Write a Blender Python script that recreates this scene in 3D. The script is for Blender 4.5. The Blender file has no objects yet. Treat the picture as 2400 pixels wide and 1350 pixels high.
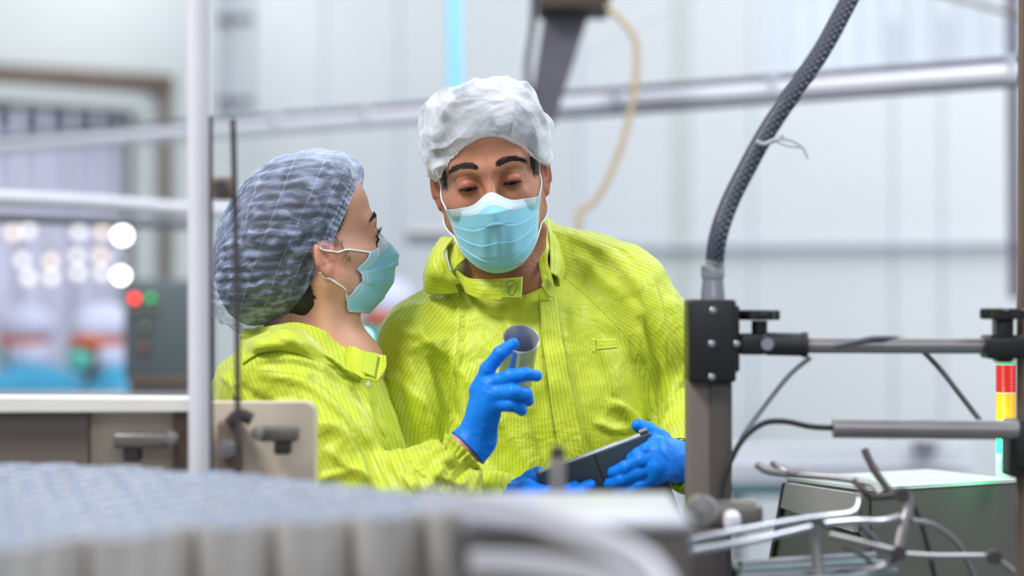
import bpy, bmesh, math, random
import numpy as np
from mathutils import Vector, Matrix
random.seed(7)
RNG = np.random.RandomState(11)
C = bpy.context.scene.collection
scn = bpy.context.scene
PI = math.pi

# ---------------------------------------------------------------- camera
CAMZ = 1.43; F = 85.0 / 36.0 * 2400.0
cd = bpy.data.cameras.new('camera'); cam = bpy.data.objects.new('camera', cd); C.objects.link(cam)
cam.location = (0, 0, CAMZ); cam.rotation_euler = (PI / 2, 0, 0)
cd.lens = 85; cd.sensor_width = 36; cd.clip_end = 100
cd.dof.use_dof = True; cd.dof.focus_distance = 3.42; cd.dof.aperture_fstop = 1.9
cd.dof.aperture_blades = 0
scn.camera = cam

# ---------------------------------------------------------------- world, light, exposure
w = bpy.data.worlds.new('world'); scn.world = w; w.use_nodes = True
bg = w.node_tree.nodes['Background']; bg.inputs[0].default_value = (0.86, 0.91, 1.0, 1); bg.inputs[1].default_value = 0.44
scn.view_settings.view_transform = 'Standard'; scn.view_settings.look = 'None'
scn.view_settings.exposure = 0.02; scn.view_settings.gamma = 1.0; scn.view_settings.use_curve_mapping = False

def area(name, loc, target, sx, sy, power, col=(1, 1, 1)):
    l = bpy.data.lights.new(name, 'AREA'); l.shape = 'RECTANGLE'; l.size = sx; l.size_y = sy
    l.energy = power; l.color = col
    o = bpy.data.objects.new(name, l); C.objects.link(o); o.location = loc
    d = Vector(target) - Vector(loc); o.rotation_euler = d.to_track_quat('-Z', 'Y').to_euler()
    return o
area('key_lamp', (-1.9, 1.7, 4.2), (0.05, 3.4, 1.2), 1.0, 1.0, 150, (1.0, 0.985, 0.95))  # unseen area lamp added as the key from upper left
area('side_fill', (2.6, 3.0, 3.8), (0.0, 3.5, 1.1), 1.4, 1.4, 95, (0.93, 0.97, 1.0))  # unseen area lamp added as fill from upper right
area('front_fill', (.3, -1.4, 3.4), (-.1, 2.6, 1.1), 2.4, 1.4, 34, (1, .99, .97))  # added behind the camera to brighten the cans, also fills the faces
area('back_wall_fill', (0.9, 6.6, 5.0), (0.2, 8.5, 1.0), 4.5, 2.0, 200, (0.98, 0.985, 1.0))  # unseen lamp added to brighten the back walls
area('far_left_fill', (-1.8, 6.2, 4.6), (-2.2, 10.5, 1.6), 2.0, 1.6, 20, (0.93, 1.0, 1.0))  # unseen lamp added for the far left wall and workers

# ---------------------------------------------------------------- helpers: naming, points
def P(px, py, Y):
    return Vector(((px - 1200.0) * Y / F, Y, CAMZ - (py - 675.0) * Y / F))
def PN(px, py, Y): return np.array(P(px, py, Y))
def tag(o, label=None, cat=None, group=None, kind=None):
    if label: o['label'] = label
    if cat: o['category'] = cat
    if group: o['group'] = group
    if kind: o['kind'] = kind
    return o
def empty(name, loc, label, cat, group=None):
    o = bpy.data.objects.new(name, None); o.empty_display_size = .05; C.objects.link(o); o.location = loc
    return tag(o, label, cat, group)
def link(name, me, mat=None, parent=None, smooth=True):
    o = bpy.data.objects.new(name, me); C.objects.link(o)
    if mat is not None: me.materials.append(mat)
    if smooth and len(me.polygons):
        me.polygons.foreach_set('use_smooth', [True] * len(me.polygons))
    if parent is not None:
        o.parent = parent
        o.matrix_parent_inverse = Matrix.Translation(parent.location).inverted() if parent.parent is None else Matrix.Identity(4)
    return o
def sub(o, child):                       # child as sub-part of a part whose own matrix is identity
    return o
def npmesh(name, V, Fc):
    me = bpy.data.meshes.new(name)
    V = np.asarray(V, dtype=np.float32); 
    if isinstance(Fc, np.ndarray):
        k = Fc.shape[1]; n = len(Fc)
        me.vertices.add(len(V)); me.vertices.foreach_set('co', V.ravel())
        me.loops.add(n * k); me.loops.foreach_set('vertex_index', Fc.astype(np.int32).ravel())
        me.polygons.add(n); me.polygons.foreach_set('loop_start', np.arange(0, n * k, k, dtype=np.int32))
        me.polygons.foreach_set('loop_total', np.full(n, k, dtype=np.int32))
        me.update(calc_edges=True); me.validate()
    else:
        me.from_pydata([tuple(v) for v in V], [], Fc); me.update()
    return me
def fattr(me, name, vals):
    a = me.attributes.new(name, 'FLOAT', 'POINT'); a.data.foreach_set('value', np.asarray(vals, dtype=np.float32))

class MB:
    """collects simple shapes into ONE mesh"""
    def __init__(s): s.V = []; s.Fc = []
    def add(s, V, Fc):
        b = len(s.V); s.V += [tuple(v) for v in V]; s.Fc += [tuple(i + b for i in f) for f in Fc]; return s
    def box(s, c, size, R=None, bev=0.0):
        bm = bmesh.new(); bmesh.ops.create_cube(bm, size=1.0)
        for v in bm.verts: v.co = Vector((v.co.x * size[0], v.co.y * size[1], v.co.z * size[2]))
        if bev > 0: bmesh.ops.bevel(bm, geom=bm.edges[:], offset=bev, segments=3, affect='EDGES', profile=0.5)
        if R is not None: bmesh.ops.transform(bm, matrix=R, verts=bm.verts)
        bm.verts.index_update()
        s.add([v.co + Vector(c) for v in bm.verts], [[v.index for v in f.verts] for f in bm.faces]); bm.free(); return s
    def pbox(s, x0, y0, x1, y1, Y, depth, bev=0.004):
        a = P(x0, y0, Y); b = P(x1, y1, Y); c = (a + b) / 2; c.y += depth / 2
        return s.box(c, (abs(b.x - a.x), depth, abs(b.z - a.z)), bev=bev)
    def tube(s, pts, r, n=12, closed=False, sm=6, capped=True):
        pts = [np.array(p, float) for p in pts]
        if sm > 1 and len(pts) > 2: pts = spline(pts, sm)
        pts = np.array(pts); m = len(pts)
        rr = r if hasattr(r, '__len__') else [r] * m
        if len(rr) != m: rr = np.interp(np.linspace(0, 1, m), np.linspace(0, 1, len(rr)), rr)
        T = np.gradient(pts, axis=0); T /= np.linalg.norm(T, axis=1)[:, None] + 1e-12
        up = np.array([0, 0, 1.0]) if abs(T[0][2]) < .9 else np.array([0, 1.0, 0])
        Nn = np.cross(T[0], up); Nn /= np.linalg.norm(Nn); V = []
        for i in range(m):
            Nn = Nn - T[i] * np.dot(Nn, T[i]); Nn /= np.linalg.norm(Nn); B = np.cross(T[i], Nn)
            for k in range(n):
                a = 2 * PI * k / n; V.append(pts[i] + rr[i] * (math.cos(a) * Nn + math.sin(a) * B))
        Fc = [[i * n + k, i * n + (k + 1) % n, (i + 1) * n + (k + 1) % n, (i + 1) * n + k] for i in range(m - 1) for k in range(n)]
        if capped: Fc += [list(range(n))[::-1], [(m - 1) * n + k for k in range(n)]]
        return s.add(V, Fc)
    def lathe(s, prof, c, n=40, R=None):
        V = []
        for r_, z in prof:
            for k in range(n):
                a = 2 * PI * k / n; v = Vector((r_ * math.cos(a), r_ * math.sin(a), z))
                if R is not None: v = R @ v
                V.append(v + Vector(c))
        m = len(prof)
        Fc = [[i * n + k, i * n + (k + 1) % n, (i + 1) * n + (k + 1) % n, (i + 1) * n + k] for i in range(m - 1) for k in range(n)]
        return s.add(V, Fc)
    def prism(s, poly, Y, depth):        # polygon given in picture points at depth Y, extruded away
        a = [P(x, y, Y) for x, y in poly]; b = [p + Vector((0, depth, 0)) for p in a]; n = len(a)
        return s.add(a + b, [list(range(n)), [n + i for i in range(n)][::-1]] + [[(i + 1) % n, i, n + i, n + (i + 1) % n] for i in range(n)])
    def build(s, name, mat, parent=None, smooth=True, ang=35):
        me = npmesh(name, s.V, s.Fc)
        bm = bmesh.new(); bm.from_mesh(me); bmesh.ops.recalc_face_normals(bm, faces=bm.faces); bm.to_mesh(me); bm.free()
        o = link(name, me, mat, parent, smooth)
        if smooth:
            try: me.set_sharp_from_angle(angle=math.radians(ang))
            except Exception: pass
        return o

def spline(pts, k):
    pts = [np.array(p, float) for p in pts]; n = len(pts); out = []
    for i in range(n - 1):
        p0 = pts[max(i - 1, 0)]; p1 = pts[i]; p2 = pts[i + 1]; p3 = pts[min(i + 2, n - 1)]
        for j in range(k):
            t = j / k
            out.append(.5 * ((2 * p1) + (-p0 + p2) * t + (2 * p0 - 5 * p1 + 4 * p2 - p3) * t * t + (-p0 + 3 * p1 - 3 * p2 + p3) * t ** 3))
    out.append(pts[-1]); return out
def splin_n(pts, n):                     # n samples of a spline, equally spaced in parameter
    q = np.array(spline(pts, 12)); t = np.linspace(0, len(q) - 1, n); i = np.minimum(t.astype(int), len(q) - 2); f = (t - i)[:, None]
    return q[i] * (1 - f) + q[i + 1] * f
def grid_mesh(name, G, closed_u=False):
    """G (m, n, 3) -> mesh"""
    m, n = G.shape[:2]; I = np.arange(m * n).reshape(m, n)
    if closed_u: I = np.concatenate([I, I[:, :1]], axis=1)
    q = np.stack([I[:-1, :-1], I[:-1, 1:], I[1:, 1:], I[1:, :-1]], -1).reshape(-1, 4)
    return npmesh(name, G.reshape(-1, 3), q)
def sheet(name, rows, mat, parent, thick=.0015, nu=60, nv=24, fn=None, uvs=None, off=0):
    """cloth sheet lofted through rows of points, with real thickness"""
    R = np.array([splin_n(r, nu) for r in rows])
    G = np.array([splin_n(list(R[:, j]), nv) for j in range(nu)]).transpose(1, 0, 2) if len(rows) > 2 else \
        np.array([R[0] * (1 - t) + R[1] * t for t in np.linspace(0, 1, nv)])
    if fn is not None:
        du = np.gradient(G, axis=1); dv = np.gradient(G, axis=0); N = np.cross(du, dv); N /= np.linalg.norm(N, axis=2)[..., None] + 1e-12
        U, Vv = np.meshgrid(np.linspace(0, 1, nu), np.linspace(0, 1, nv)); G = G + N * fn(U, Vv)[..., None]
    me = grid_mesh(name, G)
    U, Vv = np.meshgrid(np.linspace(0, 1, nu), np.linspace(0, 1, nv))
    ln = np.linalg.norm(np.diff(G, axis=1), axis=2).sum(1).mean(); lv = np.linalg.norm(np.diff(G, axis=0), axis=2).sum(0).mean()
    fattr(me, 'ua', (Vv * lv).ravel() if uvs != 'u' else (U * ln).ravel()); fattr(me, 'ub', (U * ln).ravel()); fattr(me, 'seam', np.full(G.shape[0] * G.shape[1], -1.0))
    fattr(me, 'su', U.ravel()); fattr(me, 'sv', Vv.ravel())
    o = link(name, me, mat, parent)
    md = o.modifiers.new('thickness', 'SOLIDIFY'); md.thickness = thick; md.offset = off
    return o

# ---------------------------------------------------------------- numpy noise
_perm = RNG.permutation(256); _perm = np.concatenate([_perm] * 3); _val = RNG.uniform(-1, 1, 256)
def noise(p, s=1.0):
    p = np.asarray(p, float) * s + 100.0; i = np.floor(p).astype(int); f = p - i; f = f * f * f * (f * (f * 6 - 15) + 10); i = i & 255
    def h(a, b, c): return _val[_perm[_perm[_perm[(i[:, 0] + a) & 255] + ((i[:, 1] + b) & 255)] + ((i[:, 2] + c) & 255)] & 255]
    x, y, z = f[:, 0], f[:, 1], f[:, 2]
    def L(a, b, t): return a + (b - a) * t
    return L(L(L(h(0,0,0), h(1,0,0), x), L(h(0,1,0), h(1,1,0), x), y), L(L(h(0,0,1), h(1,0,1), x), L(h(0,1,1), h(1,1,1), x), y), z)
def fbm(p, s, o=3):
    r = 0; a = 1.0
    for k in range(o): r = r + a * noise(p, s * 2.03 ** k); a *= .5
    return r

# ---------------------------------------------------------------- distance-field modelling
def smin(a, b, k): h = np.clip(.5 + .5 * (b - a) / k, 0, 1); return b + (a - b) * h - k * h * (1 - h)
def smax(a, b, k): return -smin(-a, -b, k)
def sph(p, c, r): return np.linalg.norm(p - np.array(c), axis=1) - r
def ell(p, c, r, R=None):
    q = p - np.array(c)
    if R is not None: q = q @ R
    r = np.array(r, float); k0 = np.linalg.norm(q / r, axis=1); k1 = np.linalg.norm(q / (r * r), axis=1) + 1e-9
    return k0 * (k0 - 1) / k1
def cap(p, a, b, ra, rb=None):
    rb = ra if rb is None else rb; a = np.array(a, float); b = np.array(b, float); ba = b - a
    h = np.clip(((p - a) @ ba) / (ba @ ba), 0, 1); return np.linalg.norm(p - a - h[:, None] * ba, axis=1) - (ra + (rb - ra) * h)
def chain(p, pts, rad, k=.004):
    d = None
    for i in range(len(pts) - 1):
        e = cap(p, pts[i], pts[i + 1], rad[i], rad[i + 1]); d = e if d is None else smin(d, e, k)
    return d
def stack(p, zs, cx, cy, rx, ry, rnd=.03, pw=2.2):
    """upright trunk: superellipse sections, interpolated over z (zs ascending)"""
    z = np.clip(p[:, 2], zs[0], zs[-1]); X = np.interp(z, zs, cx); Yc = np.interp(z, zs, cy); A = np.interp(z, zs, rx); B = np.interp(z, zs, ry)
    q = (np.abs((p[:, 0] - X) / A) ** pw + np.abs((p[:, 1] - Yc) / B) ** pw) ** (1 / pw)
    d = (q - 1) * np.minimum(A, B); dz = np.maximum(zs[0] - p[:, 2], p[:, 2] - zs[-1])
    return smax(d, dz, rnd)
def snet(f, lo, hi, h):
    """surface nets over a blockwise evaluated field"""
    lo = np.array(lo, float); n = np.ceil((np.array(hi) - lo) / h).astype(int) + 1
    B = 8; nb = (n + B - 1) // B; n = nb * B
    cg = np.stack(np.meshgrid(*[np.arange(k) for k in nb], indexing='ij'), -1).reshape(-1, 3)
    cc = lo + (cg * B + (B - 1) / 2) * h; fc = f(cc); act = np.abs(fc) < (B * .5 * 1.75 * h * 1.5 + .004)
    Fv = np.repeat(np.repeat(np.repeat(fc.reshape(nb), B, 0), B, 1), B, 2).astype(np.float32)
    ag = cg[act]; loc = np.stack(np.meshgrid(*[np.arange(B)] * 3, indexing='ij'), -1).reshape(-1, 3)
    for s0 in range(0, len(ag), 400):
        idx = (ag[s0:s0 + 400, None, :] * B + loc[None]).reshape(-1, 3); v = f(lo + idx * h); Fv[idx[:, 0], idx[:, 1], idx[:, 2]] = v
    S = Fv < 0; cnt = np.zeros(tuple(n - 1), np.int8)
    for a in (0, 1):
        for b in (0, 1):
            for c in (0, 1): cnt += S[a:n[0] - 1 + a, b:n[1] - 1 + b, c:n[2] - 1 + c]
    A = (cnt > 0) & (cnt < 8); ids = np.argwhere(A); idm = -np.ones(A.shape, np.int64); idm[A] = np.arange(len(ids))
    pos = np.zeros((len(ids), 3)); num = np.zeros(len(ids))
    for ax in range(3):
        o1, o2 = [k for k in range(3) if k != ax]
        for a in (0, 1):
            for b in (0, 1):
                st = np.zeros(3, int); st[o1] = a; st[o2] = b; en = st.copy(); en[ax] = 1
                i0 = ids + st; i1 = ids + en; f0 = Fv[i0[:, 0], i0[:, 1], i0[:, 2]]; f1 = Fv[i1[:, 0], i1[:, 1], i1[:, 2]]
                m = (f0 < 0) != (f1 < 0); t = np.where(m, f0 / np.where(m, f0 - f1, 1), 0)
                pp = i0.astype(float); pp[:, ax] += t; pos[m] += pp[m]; num[m] += 1
    V = lo + pos / num[:, None] * h
    for _ in range(2):
        e = h * .3; d = f(V); g = np.stack([f(V + np.eye(3)[k] * e) - f(V - np.eye(3)[k] * e) for k in range(3)], 1) / (2 * e)
        gn = (g ** 2).sum(1) + .05; V = V - np.clip(d / gn, -h * .6, h * .6)[:, None] * g
    Q = []
    for ax in range(3):
        o1, o2 = (ax + 1) % 3, (ax + 2) % 3
        sl0 = [slice(1, k - 1) for k in n]; sl0[ax] = slice(0, n[ax] - 1); sl1 = list(sl0); sl1[ax] = slice(1, n[ax])
        s0 = S[tuple(sl0)]; s1 = S[tuple(sl1)]; e = np.argwhere(s0 != s1)
        if not len(e): continue
        base = e + np.array([s.start for s in sl0]); fl = S[base[:, 0], base[:, 1], base[:, 2]]
        def cell(a, b):
            q = base.copy(); q[:, o1] -= a; q[:, o2] -= b; return idm[q[:, 0], q[:, 1], q[:, 2]]
        q = np.stack([cell(1, 1), cell(0, 1), cell(0, 0), cell(1, 0)], 1); q[~fl] = q[~fl][:, ::-1]; Q.append(q)
    Q = np.concatenate(Q); Q = Q[(Q >= 0).all(1)]
    return V, Q
def vnormals(V, Q):
    a = V[Q[:, 2]] - V[Q[:, 0]]; b = V[Q[:, 3]] - V[Q[:, 1]]; fn = np.cross(a, b); N = np.zeros_like(V)
    for k in range(4): np.add.at(N, Q[:, k], fn)
    return N / (np.linalg.norm(N, axis=1)[:, None] + 1e-12)
def joinm(parts):
    V = []; Q = []; b = 0
    for v, q in parts: V.append(v); Q.append(q + b); b += len(v)
    return np.concatenate(V), np.concatenate(Q)

# ---------------------------------------------------------------- material helpers
class NT:
    def __init__(s, name):
        s.m = bpy.data.materials.new(name); s.m.use_nodes = True; s.t = s.m.node_tree; s.n = s.t.nodes; s.b = s.n['Principled BSDF']; s.out = s.n['Material Output']
    def node(s, typ, ins=None, **kw):
        nd = s.n.new(typ)
        for k, v in kw.items(): setattr(nd, k, v)
        if ins:
            for k, v in ins.items(): s.set(nd.inputs[k], v)
        return nd
    def set(s, sock, v):
        if isinstance(v, bpy.types.NodeSocket): s.t.links.new(v, sock)
        else: sock.default_value = v
    def math(s, op, a, b=0.0, c=None, clamp=False):
        nd = s.n.new('ShaderNodeMath'); nd.operation = op; nd.use_clamp = clamp; s.set(nd.inputs[0], a); s.set(nd.inputs[1], b)
        if c is not None: s.set(nd.inputs[2], c)
        return nd.outputs[0]
    def mix(s, f, a, b):
        nd = s.n.new('ShaderNodeMix'); nd.data_type = 'RGBA'; s.set(nd.inputs[0], f); s.set(nd.inputs[6], a); s.set(nd.inputs[7], b); return nd.outputs[2]
    def ramp(s, f, stops):
        nd = s.n.new('ShaderNodeValToRGB'); el = nd.color_ramp.elements
        while len(el) < len(stops): el.new(.5)
        for e, (p, c) in zip(el, stops): e.position = p; e.color = (c, c, c, 1) if not hasattr(c, '__len__') else c
        s.set(nd.inputs[0], f); return nd.outputs[0]
    def attr(s, name): return s.node('ShaderNodeAttribute', attribute_name=name).outputs['Fac']
    def coord(s, which='Object'): return s.n.new('ShaderNodeTexCoord').outputs[which]
    def mapped(s, sc=(1, 1, 1), rot=(0, 0, 0), src=None):
        return s.node('ShaderNodeMapping', {'Vector': src or s.coord(), 'Scale': sc, 'Rotation': rot}).outputs[0]
    def noise(s, sc, detail=4, vec=None, rough=.55, dist=0.0):
        return s.node('ShaderNodeTexNoise', {'Vector': vec or s.coord(), 'Scale': sc, 'Detail': detail, 'Roughness': rough, 'Distortion': dist}).outputs['Fac']
    def bump(s, h, strength=.3, dist=.002, nrm=None):
        ins = {'Height': h, 'Strength': strength, 'Distance': dist}
        if nrm is not None: ins['Normal'] = nrm
        o = s.node('ShaderNodeBump', ins).outputs[0]; s.set(s.b.inputs['Normal'], o); return o
    def P(s, **kw):
        for k, v in kw.items(): s.set(s.b.inputs[k.replace('_', ' ')], v)
        return s
def col(r, g, b):                        # sRGB 0-255 -> linear
    f = lambda c: ((c / 255 + .055) / 1.055) ** 2.4 if c > 10 else c / 255 / 12.92
    return (f(r), f(g), f(b), 1)
def plain(name, c, rough=.5, metal=0.0, var=.12, sc=8, bump=0.0, **kw):
    t = NT(name); n = t.noise(sc, 5)
    dark = tuple(x * (1 - var) for x in c[:3]) + (1,); lite = tuple(min(1, x * (1 + var)) for x in c[:3]) + (1,)
    t.P(Base_Color=t.mix(n, dark, lite), Roughness=t.math('MULTIPLY_ADD', n, .2, rough - .1), Metallic=metal, **kw)
    if bump: t.bump(t.noise(sc * 12, 3), bump, .001)
    return t.m
# ---------------------------------------------------------------- materials
M = {}
M['wall'] = plain('white_panel', col(222, 227, 232), .45, 0, .03, 1.5)
M['wall_left'] = plain('pale_green_panel', col(204, 211, 212), .5, 0, .04, 1.2)
M['seam'] = plain('panel_joint', col(168, 175, 186), .6)
M['joint_faint'] = plain('faint_joint', col(196, 203, 212), .6)
M['floor'] = plain('epoxy_floor', col(120, 125, 125), .35, 0, .1, 3)
M['pipe'] = plain('galvanised_pipe', col(222, 224, 236), .35, .1, .06, 6)
M['pipe_dark'] = plain('dull_pipe', col(98, 94, 112), .5, .2, .1, 6)
M['white_paint'] = plain('white_enamel', col(208, 207, 216), .4, 0, .06, 14)
M['brown_steel'] = plain('rusty_brown_steel', col(112, 96, 86), .6, .2, .25, 9)
M['grey_steel'] = plain('grey_steel', col(120, 116, 112), .42, .6, .12, 12)
M['dark_steel'] = plain('dark_steel', col(72, 66, 68), .5, .4, .2, 14)
M['steel'] = plain('brushed_steel', col(178, 180, 188), .28, .9, .08, 20)
M['steel_mid'] = plain('worn_steel', col(150, 148, 150), .36, .7, .14, 18)
M['tin_lid'] = plain('tin_lid', col(178, 192, 216), .26, .5, .1, 30)
M['tin'] = plain('tin_plate', col(226, 223, 220), .32, .22, .10, 30)
M['tin_far'] = plain('tin_plate_far', col(232, 236, 240), .4, .0, .08, 30)
M['beige'] = plain('beige_enamel', col(205, 192, 176), .5, 0, .04, 6)
M['taupe'] = plain('taupe_enamel', col(110, 101, 95), .5, 0, .06, 6)
M['black'] = plain('black_plastic', col(22, 24, 28), .38, 0, .2, 30)
M['black_soft'] = plain('black_rubber', col(34, 36, 40), .6, 0, .2, 30)
M['panel_grey'] = plain('control_box_grey', col(88, 100, 106), .5, 0, .06, 6)
M['machine'] = plain('stainless_housing', col(112, 112, 106), .33, .55, .08, 14)
M['machine_top'] = plain('pale_housing_top', col(196, 206, 204), .35, .1, .04, 14)
M['cyan'] = plain('cyan_pipe', col(120, 205, 248), .4, 0, .03, 4, Emission_Color=(.25, .65, 1, 1), Emission_Strength=.12)  # faint emission added to the colour: the pipe glows without being a lamp
M['beige_cable'] = plain('beige_cable', col(196, 172, 142), .5, 0, .1, 20)
M['grey_cable'] = plain('grey_cable', col(96, 98, 108), .5, 0, .1, 20)
M['strip'] = plain('pvc_strip', col(196, 196, 220), .3, 0, .06, 5, Alpha=.93)
M['blue_gown'] = plain('blue_gown', col(60, 150, 190), .7, 0, .25, 7)
M['white_cap'] = plain('white_cap_cloth', col(190, 194, 218), .7, 0, .06, 12)
M['orange'] = plain('orange_band', col(236, 110, 60), .6, 0, .15, 14)
M['teal'] = plain('teal_mask', col(90, 190, 180), .6, 0, .06, 12)
M['skin_dark'] = plain('brown_skin', col(120, 78, 62), .5, 0, .1, 20)
M['white_tag'] = plain('white_band', col(222, 220, 216), .45, 0, .05, 20)
M['tee'] = plain('white_cotton', col(226, 226, 226), .8, 0, .04, 90)
M['shoe'] = plain('white_boot_rubber', col(214, 216, 218), .5, 0, .04, 20)
M['elastic'] = plain('white_elastic', col(232, 238, 246), .6, 0, .03, 300)

def emit(name, c, s):
    t = NT(name); n = t.noise(30, 2); t.P(Base_Color=c, Emission_Color=c, Emission_Strength=t.math('MULTIPLY_ADD', n, .3 * s, .85 * s), Roughness=.4); return t.m
M['e_red'] = emit('red_lamp', (1, .035, .02, 1), 3.4)
M['e_green'] = emit('green_lamp', (.0, .45, .1, 1), 1.6)
M['e_white'] = emit('white_lamp', (1, 1, 1, 1), 9)
M['e_warm'] = emit('warm_lamp', (1, .78, .6, 1), 1.5)
M['e_white2'] = emit('soft_white_lamp', (1, .97, .95, 1), 1.3)
M['e_cyan'] = emit('cyan_lamp', (.35, .95, 1, 1), 7)
M['e_bay'] = emit('daylit_bay', (.92, .93, 1, 1), .9)
def lens(name, c, s, pitch=.0032):      # ribbed signal lens
    t = NT(name); z = t.node('ShaderNodeSeparateXYZ', {0: t.coord()}).outputs[2]
    s_ = t.math('SINE', t.math('MULTIPLY', z, 2 * PI / pitch))
    t.P(Base_Color=c, Emission_Color=c, Emission_Strength=s, Roughness=.25, Coat_Weight=.5); t.bump(s_, .6, .0006); return t.m
M['l_red'] = lens('red_ribbed_lens', col(214, 14, 10), .35)
M['l_amber'] = lens('amber_ribbed_lens', col(252, 168, 0), .55)
M['l_green'] = lens('green_ribbed_lens', (.05, .9, .3, 1), 1.2)

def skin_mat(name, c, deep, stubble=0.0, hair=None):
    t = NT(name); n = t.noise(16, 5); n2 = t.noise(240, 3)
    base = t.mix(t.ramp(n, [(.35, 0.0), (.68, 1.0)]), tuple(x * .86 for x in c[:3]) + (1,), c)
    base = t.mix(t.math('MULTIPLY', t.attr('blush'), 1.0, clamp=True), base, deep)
    if hair is not None:
        spot = t.ramp(t.noise(700, 2), [(.42, 0.0), (.55, 1.0)])
        hm = t.math('SUBTRACT', t.math('MULTIPLY', t.attr('hairy'), 1.55), t.math('MULTIPLY', t.math('SUBTRACT', 1.0, spot), .5), clamp=True)
        base = t.mix(hm, base, hair)
    t.P(Base_Color=base, Roughness=.47, Subsurface_Weight=.12, Subsurface_Scale=.004, Specular_IOR_Level=.4)
    t.set(t.b.inputs['Subsurface Radius'], (1, .35, .2))
    t.bump(t.math('ADD', t.math('MULTIPLY', n2, .5), t.noise(60, 3)), .22, .0012); return t.m
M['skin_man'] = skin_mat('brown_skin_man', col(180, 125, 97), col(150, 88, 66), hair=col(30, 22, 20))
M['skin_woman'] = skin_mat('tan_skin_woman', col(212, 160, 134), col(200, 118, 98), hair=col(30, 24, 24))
M['hair'] = plain('black_hair', col(26, 22, 24), .45, 0, .3, 220, .4)
M['lash'] = plain('dark_lash', col(20, 15, 14), .6)
M['stitch'] = plain('dark_thread', col(62, 84, 20), .7)

def eye_mat():
    t = NT('eyeball'); x = t.node('ShaderNodeSeparateXYZ', {0: t.coord()}).outputs
    r = t.math('SQRT', t.math('ADD', t.math('POWER', x[0], 2), t.math('POWER', x[2], 2)))
    iris = t.ramp(t.math('MULTIPLY', r, 100), [(.0, (.002, .002, .002, 1)), (.22, (.002, .002, .002, 1)), (.26, (.022, .010, .006, 1)), (.52, (.012, .006, .004, 1)), (.60, (.26, .21, .20, 1)), (1, (.30, .24, .22, 1))])  # whites of the eye darkened to stand in for shade
    t.P(Base_Color=iris, Roughness=.12, Coat_Weight=.6); return t.m
M['eye'] = eye_mat()

def coat_mat(name='coat_fabric', pitch=.0056, base=(192, 207, 52), stripe=(96, 108, 22)):
    t = NT(name); ua, ub, sm = t.attr('ua'), t.attr('ub'), t.attr('seam')
    wob = t.math('MULTIPLY', t.math('SUBTRACT', t.noise(18, 2), .5), .004)
    def st(u):
        f = t.math('FRACT', t.math('DIVIDE', t.math('ADD', u, wob), pitch)); d = t.math('ABSOLUTE', t.math('SUBTRACT', f, .5))
        return t.math('SUBTRACT', 1.0, t.math('MULTIPLY', d, 1 / .10, clamp=True), clamp=True)
    k = t.math('MULTIPLY_ADD', sm, 2500, .5, clamp=True)
    s_ = t.math('ADD', t.math('MULTIPLY', st(ua), t.math('SUBTRACT', 1, k)), t.math('MULTIPLY', st(ub), k))
    seamline = t.math('SUBTRACT', 1.0, t.math('MULTIPLY', t.math('ABSOLUTE', sm), 1 / .0011, clamp=True), clamp=True)
    br = t.noise(5, 4)
    b0 = t.mix(br, col(*[int(v * .96) for v in base]), col(*[min(255, int(v * 1.03)) for v in base]))
    c1 = t.mix(t.math('MULTIPLY', s_, .66), b0, col(*stripe))
    c1 = t.mix(t.math('MULTIPLY', seamline, .4), c1, col(110, 130, 18))
    v1 = t.node('ShaderNodeTexVoronoi', {'Vector': t.node('ShaderNodeVectorMath', {0: t.mapped((1, 1, .6)), 1: t.node('ShaderNodeVectorMath', {0: t.node('ShaderNodeTexNoise', {'Vector': t.coord(), 'Scale': 9.0, 'Detail': 3.0}).outputs['Color'], 'Scale': .12}, operation='SCALE').outputs[0]}, operation='ADD').outputs[0], 'Scale': 13.0}, feature='F1').outputs['Distance']
    ms = t.noise(11, 4, rough=.5, dist=1.2); fine = t.noise(45, 3, dist=.8)
    h = t.math('ADD', t.math('ADD', t.math('MULTIPLY', v1, 1.3), t.math('MULTIPLY', ms, 1.3)), t.math('MULTIPLY', fine, .14))
    h = t.math('SUBTRACT', h, t.math('MULTIPLY', seamline, .10))
    t.P(Base_Color=c1, Roughness=t.math('MULTIPLY_ADD', ms, .15, .42), Sheen_Weight=.35, Sheen_Roughness=.4, Specular_IOR_Level=.42)
    t.set(t.b.inputs['Sheen Tint'], (1, 1, .7, 1))
    t.bump(h, .56, .011); return t.m
M['coat'] = coat_mat()
M['velcro'] = plain('hook_patch', col(176, 196, 60), .75, 0, .08, 240, .5)

def glove_mat():
    t = NT('blue_nitrile'); n = t.noise(9, 3); w_ = t.noise(60, 4, vec=t.mapped((1, 1, 2.2)), dist=2.0)
    wr = t.node('ShaderNodeTexWave', {'Vector': t.mapped((1, 1, 1), (.3, .2, .9)), 'Scale': 45.0, 'Distortion': 9.0, 'Detail': 3.0, 'Detail Scale': 1.2}).outputs['Fac']
    t.P(Base_Color=t.mix(n, (.0, .165, .74, 1), (.0, .235, .92, 1)), Roughness=.48, Specular_IOR_Level=.32, Subsurface_Weight=.05, Subsurface_Scale=.003)
    t.bump(t.math('ADD', t.math('MULTIPLY', w_, .8), t.math('MULTIPLY', wr, .35)), .32, .0018); return t.m
M['glove'] = glove_mat()

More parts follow.
